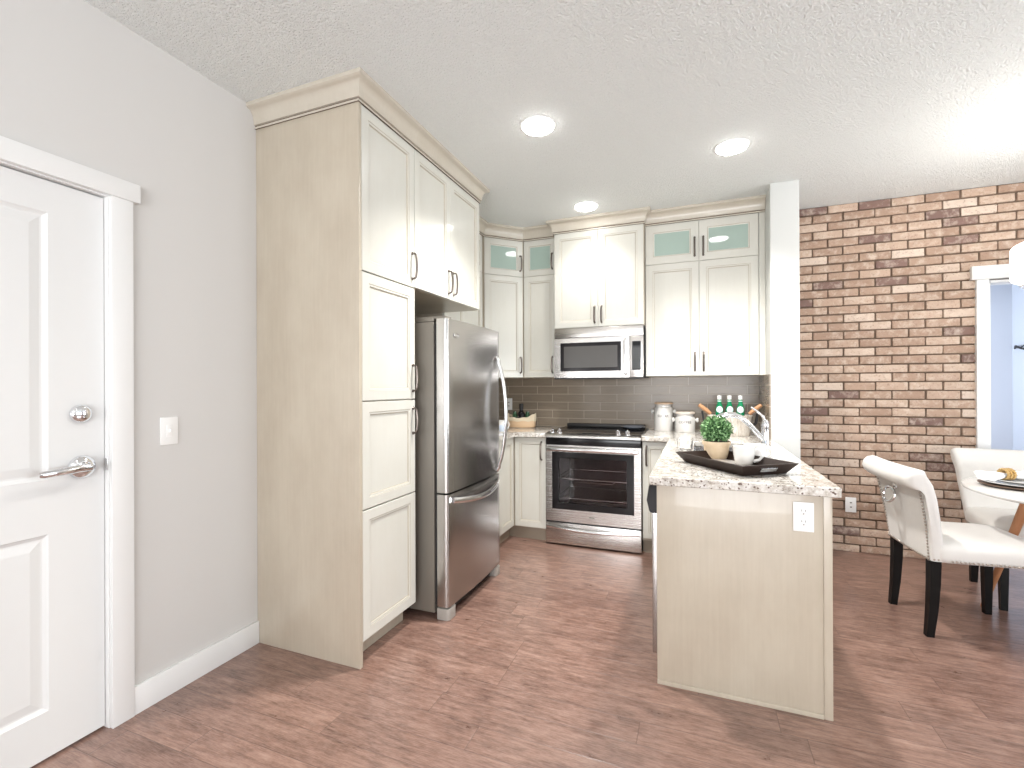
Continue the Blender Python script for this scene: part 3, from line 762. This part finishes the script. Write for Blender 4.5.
b = MB(); b.prism([(-.012, .878), (-.022, .884), (-.020, .897), (.0, .912), (.085, .9225), (.085, .878)], 0, rw, M=Matrix(((0, 0, 1, 0), (1, 0, 0, 0), (0, 1, 0, 0), (0, 0, 0, 1)))); b.build('front_panel', M_steel, rg, smooth=30)
b = MB(); b.box(.0, rw, .0855, .640, .900, .9215, .003); b.build('cooktop', M_black, rg)
b = MB(); b.box(.030, rw-.03, .575, .640, .9220, .955, .008); b.build('back_vent', M_blackm, rg)
for xx, yy in ((.045, .045), (.110, .040), (rw-.180, .040), (rw-.105, .043)):
    b = MB(); sl = Matrix.Translation((xx, yy, .917)) @ Matrix.Rotation(R(8), 4, 'X')
    b.lathe([(.025, 0), (.025, .006), (.019, .008), (.017, .026), (.013, .030), (.001, .031)], seg=20, M=sl); b.box(-.004, .004, -.018, .018, .026, .038, .002, M=sl); b.build('knob', M_chrome, rg)
b = MB(); b.box(.30, .44, .028, .070, .9165, .920, .001, M=Matrix.Identity(4)); b.build('clock_display', M_disp, rg)
for xx, yy, rr_ in ((.20, .22, .10), (.56, .22, .085), (.20, .44, .075), (.56, .44, .09)):
    b = MB(); torus(b, (xx, yy, .9218), rr_, .0008, (0, 0, 1), 36, 5); b.build('burner_ring', M_keys, rg)
# spoon rest on the cooktop
sr = thing('spoon_rest', 'round dark glass dish on the rear corner of the cooktop', 'dish', (RX0+rw-.115, RY+.46, .9225))
b = MB(); b.lathe([(.045, 0), (.085, .010), (.105, .026), (.102, .028), (.080, .014), (.04, .005), (.001, .004)], seg=32, cap=True); b.build('bowl', mat('smoked_glass', (.10, .11, .13), .08, coat=.6), sr)

# ================================================================== MICROWAVE
MX0, MX1, MY = -1.140, -.4005, 3.890
mwv = thing('microwave', 'stainless over-the-range microwave with dark window', 'microwave', (MX0, MY, 1.371))
mw_, mh = MX1-MX0, .420
b = MB(); b.box(0, mw_, .030, YK-MY-.012, 0, mh, .003); b.box(.0, mw_, .012, .03, -.012, .0); b.build('body', M_blackm, mwv)
b = MB(); b.box(0, mw_, .006, .030, mh-.082, mh, .004); b.build('vent_hood', M_steel, mwv)
b = MB(); wx0, wx1, wz0, wz1 = .055, .565, .055, .295; dz = .334; dw_ = .632
for q in ((0, wx0, 0, dz), (wx1, dw_, 0, dz), (wx0, wx1, 0, wz0), (wx0, wx1, wz1, dz)): b.box(q[0], q[1], 0, .029, q[2], q[3])
bmesh.ops.remove_doubles(b.bm, verts=b.bm.verts[:], dist=1e-5); md = b.build('door', M_steel, mwv, smooth=0)
b = MB(); b.box(wx0, wx1, .004, .012, wz0, wz1); b.box(wx0+.03, wx1-.03, .0035, .004, wz0+.03, wz1-.03, mi=1); b.build('window', [M_black, mat('screen_mesh', (.05, .046, .042), .3, coat=.2)], md, smooth=0)
b = MB(); b.tube([(.602, -.003, .028), (.602, -.030, .036), (.602, -.036, .17), (.602, -.030, .302), (.602, -.003, .310)], .010, 10, ry=.013, up=(0, -1, 0)); b.build('handle', M_steelp, md)
b = MB(); b.box(dw_+.003, mw_, 0, .029, 0, dz, .003); mp = b.build('control_panel', M_steel, mwv)
b = MB(); b.box(.653, .722, -.0015, .0005, .058, .292, .0005); b.build('keypad', M_keys, mp)
b = MB(); b.box(.659, .716, -.0025, -.0012, .255, .286); b.build('display', M_disp, mp, smooth=0)
b = MB()
for iz in range(9):
    for ix in range(3):
        if iz in (3,) and ix != 1: continue
        b.box(.6655+ix*.019, .6715+ix*.019, -.0022, -.0014, .076+iz*.019, .0795+iz*.019)
b.build('key_print', M_keyw, mp, smooth=0)
b = MB(); torus(b, (mw_*.475, .0045, mh-.040), .015, .001, (0, 1, 0), 20, 6, sc=(1, .45)); b.box(mw_*.475-.018, mw_*.475+.018, .004, .006, mh-.0425, mh-.0375); b.build('logo_badge', M_steelp, mwv)

# ================================================================== WALL PLATES
def outlet(label, loc, rotz, kind, pw=.072, ph=.116):
    o = thing('wall_outlet' if kind != 'switch' else 'light_switch', label, 'outlet' if kind != 'switch' else 'light switch', loc, rotz)
    b = MB(); b.box(-pw/2, pw/2, -.006, 0, -ph/2, ph/2, .003); pl = b.build('cover_plate', M_white, o)
    if kind == 'duplex':
        for zc in (.021, -.021):
            b = MB(); b.lathe([(.0165, 0), (.0165, .0025), (.015, .003)], seg=24, M=Matrix.Translation((0, -.006, zc)) @ Matrix.Rotation(R(90), 4, 'X')); so = b.build('socket', M_white, o)
            b = MB()
            for q in ((-.0075, -.0055, .001, .009), (.0055, .0075, .001, .009), (-.002, .002, -.010, -.006)): b.box(q[0], q[1], -.0096, -.0088, zc+q[2], zc+q[3])
            b.build('slot', M_slot, so, smooth=0)
    elif kind == 'switch':
        b = MB(); b.box(-.012, .012, -.008, -.006, -.025, .025, .001); b.box(-.004, .004, -.017, -.008, -.006, .008, .002); b.build('toggle', M_white, o)
    elif kind == 'decora':
        b = MB(); b.box(-.017, .017, -.008, -.006, -.034, .034, .001); b.build('insert', M_white, o)
        b = MB()
        for zc in (.017, -.017):
            b = MB(); b.box(-.007, .007, -.0085, -.0079, zc-.004, zc+.004, .0003); b.build('socket_slot', M_slot, o, smooth=0)
outlet('white duplex outlet on the beige peninsula end panel', (.387, PYF-.0005, .780), 0, 'duplex')
outlet('white outlet plate low on the brick wall', (1.110, YB-.006, .368), 0, 'decora')
outlet('white toggle switch on the grey wall beside the entry door', (XL+.0005, 1.326, 1.115), R(90), 'switch')
outlet('white outlet on the tile splash beside the refrigerator', (-1.748, YK-.0095, 1.125), 0, 'decora')

# ================================================================== CEILING LIGHTS
def downlight(x, y, label, power):
    o = thing('recessed_light', label, 'ceiling light', (x, y, H), 0, 'recessed ceiling lights')
    b = MB(); b.lathe([(.098, 0), (.098, -.004), (.088, -.006), (.086, -.002)], seg=40, cap=False); b.build('trim_ring', M_trim, o)
    b = MB(); b.lathe([(.086, -.003), (.082, -.014), (.060, -.020), (.001, -.022)], seg=40, cap=True); b.build('lens', M_lamp, o)
    l = bpy.data.lights.new('lamp', 'SPOT'); l.energy = power; l.spot_size = R(128); l.spot_blend = 1.0; l.shadow_soft_size = .06; l.color = (1.0, .975, .935)
    lo = bpy.data.objects.new('lamp', l); C.objects.link(lo); lo.parent = o; lo.location = (0, 0, -.07)
LP = 160
downlight(-.802, 2.442, 'round recessed ceiling light closest to the tall pantry cabinet', LP)
downlight(.199, 3.085, 'round recessed ceiling light above the peninsula, near the white wall end', LP)
downlight(-.810, 3.671, 'round recessed ceiling light right in front of the microwave cabinet crown', LP*.2)
downlight(-.9, .3, 'added unseen recessed ceiling light in the entry, in front of the door', LP*.14)  # out-of-view lamp added for ambient light
downlight(.9, .3, 'added unseen recessed ceiling light over the living area', LP*.14)  # likewise unseen, added to raise the ambient level

# pendant
TC = (1.866, 3.239)
pd = thing('pendant_lamp', 'glowing white drum pendant lamp above the dining table', 'pendant lamp', (*TC, 0))
b = MB(); pr = []
rS, zb, zt = .312, 1.848, 2.034
for k in range(6): a = k/5*math.pi/2; pr.append((rS-.02+.02*math.sin(a), zb+.02-.02*math.cos(a)))
for k in range(6): a = k/5*math.pi/2; pr.append((rS-.02+.02*math.cos(a), zt-.02+.02*math.sin(a)))
b.lathe([(.001, zb)]+pr+[(.001, zt)], seg=64); b.build('lamp_shade', M_shade, pd)
b = MB(); torus(b, (0, 0, zb-.026), .27, .006, (0, 0, 1), 48, 8)
for k in range(6):
    a = 2*math.pi*(k+.5)/6; b.tube([(.27*math.cos(a), .27*math.sin(a), zb-.026), (.27*math.cos(a), .27*math.sin(a), zb+.001)], .006, 8)
for k in range(24):
    a = 2*math.pi*k/24; b.sphere((.262*math.cos(a), .262*math.sin(a), zb-.012), .009, 8)
b.build('chrome_ring', M_chrome, pd)
b = MB(); b.tube([(0, 0, zt), (0, 0, H-.03)], .008, 10); b.build('stem', M_chrome, pd)
b = MB(); b.lathe([(.001, H-.035), (.05, H-.03), (.065, H-.001)], seg=32); b.build('canopy', M_chrome, pd)
pl = bpy.data.lights.new('lamp', 'POINT'); pl.energy = 13; pl.shadow_soft_size = .2; pl.color = (1, .95, .87)
plo = bpy.data.objects.new('lamp', pl); C.objects.link(plo); plo.parent = pd; plo.location = (0, 0, 2.28)

# ================================================================== DINING
tb = thing('dining_table', 'round white dining table on splayed wooden legs', 'table', (*TC, 0))
b = MB(); rT = .507
b.lathe([(.001, .726), (rT-.02, .726), (rT-.004, .732), (rT, .740), (rT-.003, .748), (rT-.008, .750), (.001, .750)], seg=96); b.build('tabletop', M_table, tb)
b = MB(); b.lathe([(.001, .690), (.22, .690), (.24, .7255), (.001, .7255)], seg=40); b.build('apron', M_walnut, tb)
for k in range(4):
    a = R(134+90*k); ca, sa = math.cos(a), math.sin(a); ca2, sa2 = math.cos(a+R(10)), math.sin(a+R(10))
    b = MB(); b.tube([(.245*ca2, .245*sa2, .705), (.455*ca, .455*sa, .002)], [.024, .013], 14); b.build('leg', M_walnut, tb)

def chair(label, loc, rotz):
    ch = thing('dining_chair', label, 'chair', loc, rotz, 'cream dining chairs with nailhead trim')
    # seat cushion (faces +x)
    b = MB(); n = 10; rings = []
    def sq(hw, hd, z, r, cx=.03):
        return [(cx+x, y, z) for x, y, _ in rr_ring(-hd, hd, -hw, hw, r, z, 6)]
    for hw, hd, z, r in ((.225, .235, .395, .05), (.237, .247, .402, .06), (.243, .254, .42, .07), (.245, .256, .455, .07), (.240, .250, .480, .07), (.222, .232, .497, .07), (.18, .19, .508, .07), (.10, .11, .513, .05)):
        rings.append(sq(hw, hd, z, r))
    b.loft(rings); b.build('seat', M_uph, ch, smooth=60)
    # back: profile (x,z) swept across the width
    prof = []
    outer = [(-.232, .398), (-.240, .45), (-.252, .55), (-.266, .65), (-.284, .74), (-.300, .785)]
    rc, rz, rr1 = -.314, .816, .054
    roll = [(rc+rr1*math.cos(a), rz+rr1*math.sin(a)) for a in [R(-60-30*k) for k in range(9)]]  # curls back and over
    inner = [(-.276, .835), (-.248, .79), (-.226, .72), (-.206, .62), (-.188, .52), (-.172, .44), (-.166, .398)]
    prof = outer + roll + inner
    def sect(y, s, inset):
        k = []
        for x, z in prof:
            # shrink about the local centre line
            cxl = -.20-.13*max(0, (z-.385))/.5
            if z > .79: cxl = rc if x < -.27 else cxl
            w_ = .93+.07*min(1, (z-.385)/.2)+.13*max(0, (z-.5)/.35)     # flare to the top
            bow = .018*(y/.24)**2*(0.35+.65*min(1, (z-.385)/.4))
            xx = cxl+(x-cxl)*s; zz = z-(inset if z > .8 else 0)
            if z > .79: zz = rz+(z-rz)*(s if s < 1 else 1)
            k.append((xx+bow, y*w_, zz))
        return k
    ys = [(-.245, .45), (-.243, .72), (-.236, .92), (-.222, 1)]+[(-.2+.4*i/12, 1) for i in range(13)]+[(.222, 1), (.236, .92), (.243, .72), (.245, .45)]
    b = MB(); b.loft([sect(y, s, 0) for y, s in ys]); b.build('backrest', M_uph, ch, smooth=60)
    # nailheads
    b = MB(); b2 = MB()
    def nail(p, nrm=None): (b2 if p[0] < -.228 else b).sphere(p, .0056, 6, sc=(1, 1, 1))
    for sgn in (-1, 1):
        for i in range(24):
            z = .40+i*.0165; t_ = (z-.385)/.4; w_ = 1+.10*max(0, (z-.5)/.35)
            xo = -.232-.068*((z-.385)/.4)**1.3
            nail((xo+.018*(.222/.24)**2*(.35+.65*min(1, t_))-.002, sgn*.222*(w_-.07*(1-min(1, (z-.385)/.2))), z))
        for i in range(27):
            nail((-.215+i*.0175, sgn*(.242 if i > 3 else .228), .408))
    for i in range(25):
        y = -.21+i*.0175; w_ = 1.09; nail((-.300+.018*(y/.24)**2-.001, y*w_, .787)); nail((-.236+.018*(y/.24)**2*.36, y, .404)); nail((.283, y, .408))
    for sy2 in (-1, 1):
        for xx, yy in ((.279, .226), (.270, .236), (.257, .241)): nail((xx, sy2*yy, .408))
    b.build('seat_nailhead_trim', M_nail, ch)
    b2.build('back_nailhead_trim', M_nail, ch)
    # ring pull on the back
    b = MB(); b.sphere((-.282, .01, .735), .020, 12, sc=(.6, 1, 1)); torus(b, (-.312, .01, .685), .041, .007, (1, .25, -.18), 28, 8); b.build('ring_pull', M_chrome, ch)
    # legs
    for sx_, sy_ in ((-1, -1), (-1, 1), (1, -1), (1, 1)):
        b = MB()
        if sx_ < 0: cl = [(-.200, .405, .0235), (-.202, .28, .0225), (-.209, .14, .020), (-.222, .0, .0165)]
        else: cl = [(.228, .405, .021), (.228, .2, .019), (.228, .0, .0155)]
        cl2 = []
        for (xa, za, wa), (xb, zb_, wb_) in zip(cl, cl[1:]):
            for j in range(4): u = j/4; cl2.append((xa+(xb-xa)*u, za+(zb_-za)*u, wa+(wb_-wa)*u))
        cl2.append(cl[-1])
        b.loft([[(x-w2, sy_*.190-w2, z), (x+w2, sy_*.190-w2, z), (x+w2, sy_*.190+w2, z), (x-w2, sy_*.190+w2, z)] for x, z, w2 in cl2])
        b.build('leg', M_legb, ch, smooth=30)
    return ch
ch1 = chair('cream upholstered dining chair seen from behind with a ring pull on its back', (1.315, 3.262, 0), R(5))
dup(ch1, (1.855, 3.765, 0), R(-97), 'cream upholstered dining chair on the far side of the table, against the brick wall')

# place setting
def disc(name, label, cat, loc, prof, m, seg=56):
    b = MB(); b.lathe(prof, seg=seg); o = b.build(name, m, loc=loc, smooth=40); return tag(o, label, cat)
PS = (1.587, 3.327)
disc('charger_plate', 'wide dark brown charger plate lying on the white tabletop', 'charger', (*PS, .7505), [(.10, 0), (.135, .005), (.150, .011), (.152, .015), (.140, .0135), (.10, .010), (.001, .010)], M_charger)
disc('dinner_plate', 'white dinner plate resting on the brown charger', 'plate', (*PS, .7610), [(.085, 0), (.115, .007), (.137, .014), (.137, .017), (.11, .011), (.08, .006), (.001, .006)], M_ceramic)
disc('salad_plate', 'smaller white plate on top of the dinner plate', 'plate', (*PS, .7750), [(.065, 0), (.085, .006), (.108, .014), (.108, .017), (.085, .010), (.06, .005), (.001, .005)], M_ceramic)
np_ = thing('napkin', 'white folded napkin gathered in a beaded gold ring on the plate', 'napkin', (PS[0]-.026, PS[1]+.030, .7885), R(20))
b = MB(); rings = []
for i in range(15):
    u = -1+2*i/14; w_ = .012+.055*abs(u)**1.3; hh = .010+.018*abs(u)
    rings.append([(u*.11, w_*math.cos(a)*(1+.12*math.sin(5*a)), .016+hh*math.sin(a)*(1+.2*math.sin(4*a+u))) for a in [2*math.pi*k/20 for k in range(20)]])
b.loft(rings); b.build('cloth', M_napkin, np_, smooth=70)
b = MB()
for k in range(14):
    for j in range(3):
        a = 2*math.pi*(k+.5*(j % 2))/14; b.sphere(((j-1)*.017, .028*math.cos(a), .024+.026*math.sin(a)), .0078, 8)
b.build('beaded_ring', M_gold, np_)
# second setting across for the far chair
PS2 = (1.80, 3.56)

# far room decoration: twig on the side wall
tw = MB(); rt_ = random.Random(5)
tw.tube([(2.925, 6.15, 1.655), (2.90, 6.08, 1.675), (2.885, 5.98, 1.65), (2.89, 5.87, 1.62), (2.90, 5.72, 1.64)], [.006, .012, .010, .008, .004], 6)
for k in range(4):
    y = 6.0-.09*k; z = 1.65+rt_.uniform(-.015, .015); sg_ = rt_.choice((-1, 1))
    tw.tube([(2.895, y, z), (2.905, y-.05, z+.03*sg_), (2.91, y-.09, z+.05*sg_)], [.006, .004, .002], 5)
tag(tw.build('wall_branch', M_blackm), 'dark twig ornament on the pale blue wall beyond the brick wall opening', 'wall decoration')

# ================================================================== WORKTOP OBJECTS
# tray
tr = thing('serving_tray', 'rectangular espresso wood tray with flared sides and steel handles', 'tray', (.151, 2.435, CT+.0006), R(126.5))
Lo, Wo, Li, Wi, zt_ = .2335, .145, .198, .112, .048
def rect(a, c, z): return [(-a, -c, z), (a, -c, z), (a, c, z), (-a, c, z)]
b = MB(); b.loft([rect(Li, Wi, 0), rect(Lo, Wo, zt_-.002), rect(Lo-.002, Wo-.002, zt_), rect(Lo-.010, Wo-.010, zt_), rect(Li-.006, Wi-.006, .008)]); b.build('frame', M_tray, tr, smooth=20)
b = MB(); b.box(-Li+.008, Li-.008, -Wi+.008, Wi-.008, .0082, .0095); b.build('liner', mat('tray_liner', (.52, .49, .46), .15, coat=.5), tr, smooth=0)
for sg in (-1, 1):
    b = MB(); M_ = Matrix.Translation((sg*(Li+Lo)/2, 0, zt_/2)) @ Matrix.Rotation(sg*math.atan2(Lo-Li, zt_), 4, 'Y')
    b.box(-.0025, .0025, -.042, .042, -.010, .010, .003, M=Matrix.Translation((sg*.004, 0, 0)) @ M_); b.build('handle_plate', M_steelp, tr)
TZ = CT+.0103
# topiary
tp = thing('potted_topiary', 'round boxwood topiary ball in a buff clay pot on the tray', 'potted plant', (.092, 2.665, TZ))
b = MB(); b.lathe([(.001, 0), (.054, 0), (.056, .004), (.0625, .068), (.068, .069), (.0695, .086), (.064, .087), (.060, .078), (.001, .076)], seg=36); b.build('pot', M_tan, tp)
b = MB(); b.lathe([(.001, .0775), (.0605, .0775), (.058, .084), (.001, .086)], seg=24); b.build('soil', mat('soil', (.05, .035, .025), .9), tp)
b = MB(); lay = b.bm.verts.layers.float.new('tint'); rl = random.Random(11)
ctr = Vector((0, 0, .143)); 
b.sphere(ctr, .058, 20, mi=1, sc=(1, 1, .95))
for i in range(1250):
    d = Vector((rl.gauss(0, 1), rl.gauss(0, 1), rl.gauss(0, 1))).normalized()
    if d.z < -.82: continue
    base_ = ctr + Vector((d.x, d.y, d.z*.93))*rl.uniform(.050, .073)
    t1 = (d + Vector((rl.uniform(-.9, .9), rl.uniform(-.9, .9), rl.uniform(-.5, .9)))).normalized()
    s1 = t1.cross(Vector((rl.uniform(-1, 1), rl.uniform(-1, 1), rl.uniform(-1, 1)))).normalized(); nn = t1.cross(s1)
    L_ = rl.uniform(.011, .018); w_ = L_*.40; tv = rl.random()
    P = [base_, base_+t1*L_*.5+s1*w_+nn*.0015, base_+t1*L_, base_+t1*L_*.5-s1*w_+nn*.0015]
    vs = [b.bm.verts.new(p_) for p_ in P]
    for v_ in vs: v_[lay] = tv
    b.bm.faces.new([vs[0], vs[1], vs[2]]); b.bm.faces.new([vs[0], vs[2], vs[3]])
fo = b.build('foliage', [M_leaf, M_leafd], tp, smooth=0)
# mugs
def mug(label, loc, rz):
    o = thing('mug', label, 'mug', loc, rz, 'white mugs on the tray')
    b = MB(); b.lathe([(.001, 0), (.034, 0), (.038, .004), (.046, .045), (.049, .084), (.0475, .086), (.046, .084), (.043, .045), (.034, .008), (.001, .006)], seg=40); b.build('cup', M_ceramic, o)
    b = MB(); b.tube([(.043, 0, .068), (.060, 0, .074), (.076, 0, .062), (.078, 0, .042), (.066, 0, .024), (.040, 0, .016)], .0055, 10, ry=.008, up=(0, 1, 0)); b.build('handle', M_ceramic, o)
    return o
m1_ = mug('white ceramic mug in front, its handle overlapping the other mug', (.206, 2.485, TZ), R(-5))
dup(m1_, (.262, 2.585, TZ), R(8), 'white ceramic mug standing behind the other mug on the tray') 
# glass
gl = MB(); gl.lathe([(.001, .0), (.036, .0), (.040, .004), (.047, .072), (.045, .072), (.038, .008), (.001, .006)], seg=32)
tag(gl.build('glass_bowl', M_glassc, loc=(-.068, 2.965, CT+.001)), 'small clear glass tumbler behind the tray', 'glass')
# canisters
def canister(label, loc, r, h, word, ears_z, lid):
    o = thing('canister', label, 'canister', loc, R(0), 'white ceramic canisters')
    b = MB(); b.lathe([(.001, 0), (r*.97, 0), (r, .006), (r, h-.035), (r*.97, h-.028), (r*.83, h-.020), (r*.83, h-.008), (r*.95, h), (r*.92, h+.002), (.001, h+.002)], seg=40); b.build('jar', M_ceramic, o)
    for sg in (-1, 1):
        b = MB(); b.lathe([(.011, 0), (.011, .008), (.019, .012), (.020, .024), (.014, .030), (.001, .031)], seg=16, M=Matrix.Translation((sg*(r-.004), 0, ears_z)) @ Matrix.Rotation(sg*R(90), 4, 'Y')); b.build('knob', M_ceramic, o)
    b = MB(); b.lathe([(.001, h+.0025), (r*.96, h+.0025), (r*.98, h+.006), (r*.98, h+.014), (r*.90, h+.018), (.001, h+.018)], seg=36); b.build('lid', lid, o)
    # printed word bent on the front
    wd = text_part(word, .030, 'printed_word', M_blackm, o, Matrix.Rotation(R(90), 4, 'X'))
    for v_ in wd.data.vertices:
        a = v_.co.x/r; dd = -(r+.0006)+v_.co.y*.5
        v_.co = Vector((math.sin(a)*-dd, math.cos(a)*dd, v_.co.z+h*.56))
    b = MB(); b.tube([(-.012, -r-.0002, h*.56-.022), (0, -r-.0006, h*.56-.025), (.012, -r-.0002, h*.56-.022)], .0009, 5); b.build('printed_flourish', M_blackm, o)
canister('tall white ceramic canister with wooden lid, printed SUGAR', (-.272, 4.288, CT+.0005), .078, .225, 'SUGAR', .165, M_lidwood)
canister('short white ceramic canister with pale lid, printed COFFEE', (-.094, 4.198, CT+.0005), .079, .150, 'COFFEE', .100, mat('pale_lid', (.78, .68, .60), .6))
# tub of bottles
tu = thing('drinks_tub', 'whitewashed ribbed tub with wooden bar handles, filled with green bottles', 'tub', (.235, 4.02, CT+.0008), R(6))
b = MB(); seg = 56; rings = []
for r1, z, sh in ((.001, 0, 0), (.92, 0, 1), (.95, .006, 1), (1.0, .06, 1), (1.06, .145, 1), (1.10, .150, 1), (1.10, .157, 1), (1.04, .157, 1), (.98, .06, 1), (.90, .012, 1), (.001, .012, 0)):
    rings.append([(.145*r1*math.cos(a)*(1+.012*sh*math.cos(14*a)), .100*r1*math.sin(a)*(1+.012*sh*math.cos(14*a)), z) for a in [2*math.pi*k/seg for k in range(seg)]])
b.loft(rings); b.build('tub_wall', M_tub, tu)
for sg in (-1, 1):
    b = MB()
    for yy in (-.055, .055): b.tube([(sg*.150, yy*.4, .050), (sg*.185, yy*.4, .10), (sg*.200, yy*.3, .185)], .006, 8)
    b.build('handle_bracket', M_blackm, tu)
    b = MB(); b.tube([(sg*.138, 0, .165), (sg*.180, 0, .202), (sg*.222, 0, .236)], [.013, .016, .014], 14); b.build('wooden_bar', M_handwood, tu)
def bottle(label, loc):
    o = thing('bottle', label, 'bottle', loc, 0, 'green bottles in the drinks tub')
    b = MB(); b.lathe([(.001, 0), (.026, 0), (.029, .005), (.030, .17), (.029, .190), (.023, .210), (.016, .232), (.013, .265), (.0145, .267), (.0145, .272), (.001, .273)], seg=28); b.build('glass', M_bottle, o)
    b = MB(); b.lathe([(.0150, .262), (.0155, .292), (.001, .293)], seg=24); b.build('cap', M_white, o)
    b = MB(); b.lathe([(.0165, .222), (.0152, .236), (.0145, .252), (.0135, .252), (.014, .236), (.0155, .222)], seg=24, cap=False); b.build('neck_label', M_label, o)
    b = MB(); rings = []
    for i in range(9):
        u = -1+2*i/8; z = .184+u*.027; hw = .9*math.sqrt(max(0, 1-u*u))
        rr_ = .0308 if z < .184 else .0308-(z-.184)*.26
        rings.append([(math.sin(hw*t_)*rr_, -math.cos(hw*t_)*rr_, z) for t_ in [-1+2*j/10 for j in range(11)]])
    b.loft(rings, close=False, cap=False); b.build('front_label', M_label, o)
    return o
b1 = bottle('green bottle in the tub, the one closest to the canisters', (.163, 4.035, CT+.016))
dup(b1, (.235, 4.045, CT+.016), R(8), 'green bottle in the tub, between the other two')
dup(b1, (.312, 4.035, CT+.016), R(-6), 'green bottle in the tub, the one closest to the white wall end')
# wooden basket with bottle at the left
bk = thing('bread_basket', 'pale wooden oval basket with linen drape on the corner worktop', 'basket', (-1.565, 4.205, CT+.0008), R(0))
b = MB(); rings = []
for r1, z in ((.001, 0), (.94, 0), (1.0, .010), (1.03, .05), (1.0, .085), (.96, .085), (.98, .05), (.94, .014), (.001, .012)):
    rings.append([(.145*r1*math.cos(a), .085*r1*math.sin(a), z) for a in [2*math.pi*k/40 for k in range(40)]])
b.loft(rings); b.build('bowl', M_bowlwood, bk)
b = MB(); rings = []
for r1, z in ((.80, .07), (.98, .092), (1.035, .086), (1.045, .060)):
    rings.append([(.147*r1*math.cos(a), .088*r1*math.sin(a)*1.0, z+(.040*abs(math.cos(a))**3 if z > .08 else (.034*abs(math.cos(a))**3 if z > .065 else 0))+.004*math.sin(9*a)) for a in [2*math.pi*k/60 for k in range(60)]])
b.loft(rings, cap=False); b.build('linen_drape', M_linen, bk, smooth=70)
ob = thing('oil_bottle', 'small black bottle standing in the linen-lined basket', 'bottle', (-1.560, 4.205, CT+.0135))
b = MB(); b.lathe([(.001, 0), (.034, 0), (.036, .004), (.036, .11), (.030, .128), (.018, .14), (.016, .165), (.001, .166)], seg=28); b.build('bottle_body', M_black, ob)
b = MB(); b.lathe([(.019, .150), (.019, .205), (.015, .210), (.001, .210)], seg=20); b.build('cap', M_blackm, ob)
for xx, lab in ((-1.625, 'small green glass jar in the basket beside the black bottle, refrigerator side'), (-1.497, 'small green glass jar in the basket beside the black bottle, range side')):
    b = MB(); b.lathe([(.001, 0), (.022, 0), (.024, .004), (.024, .105), (.017, .115), (.017, .135), (.001, .136)], seg=20)
    tag(b.build('glass_jar', mat('dark_green_glass', (.03, .09, .04), .1, coat=.6), loc=(xx, 4.205, CT+.0135)), lab, 'jar', 'small green jars in the basket')
# cup on the left worktop
cu = thing('patterned_pitcher', 'white and pale blue pitcher on the worktop beside the refrigerator handle', 'pitcher', (-1.535, 3.655, CT+.0008), R(35))
b = MB(); b.lathe([(.001, 0), (.036, 0), (.042, .01), (.046, .035), (.040, .065), (.034, .080), (.038, .100), (.036, .100), (.032, .08), (.001, .06)], seg=32)
for f in b.bm.faces:
    zz = f.calc_center_median().z
    if .012 < zz < .05: f.material_index = 1
b.build('pitcher_body', [M_ceramic, M_cup], cu)
b = MB(); b.tube([(.036, 0, .088), (.060, 0, .085), (.068, 0, .06), (.058, 0, .035), (.042, 0, .03)], .005, 8); b.build('handle', M_ceramic, cu)
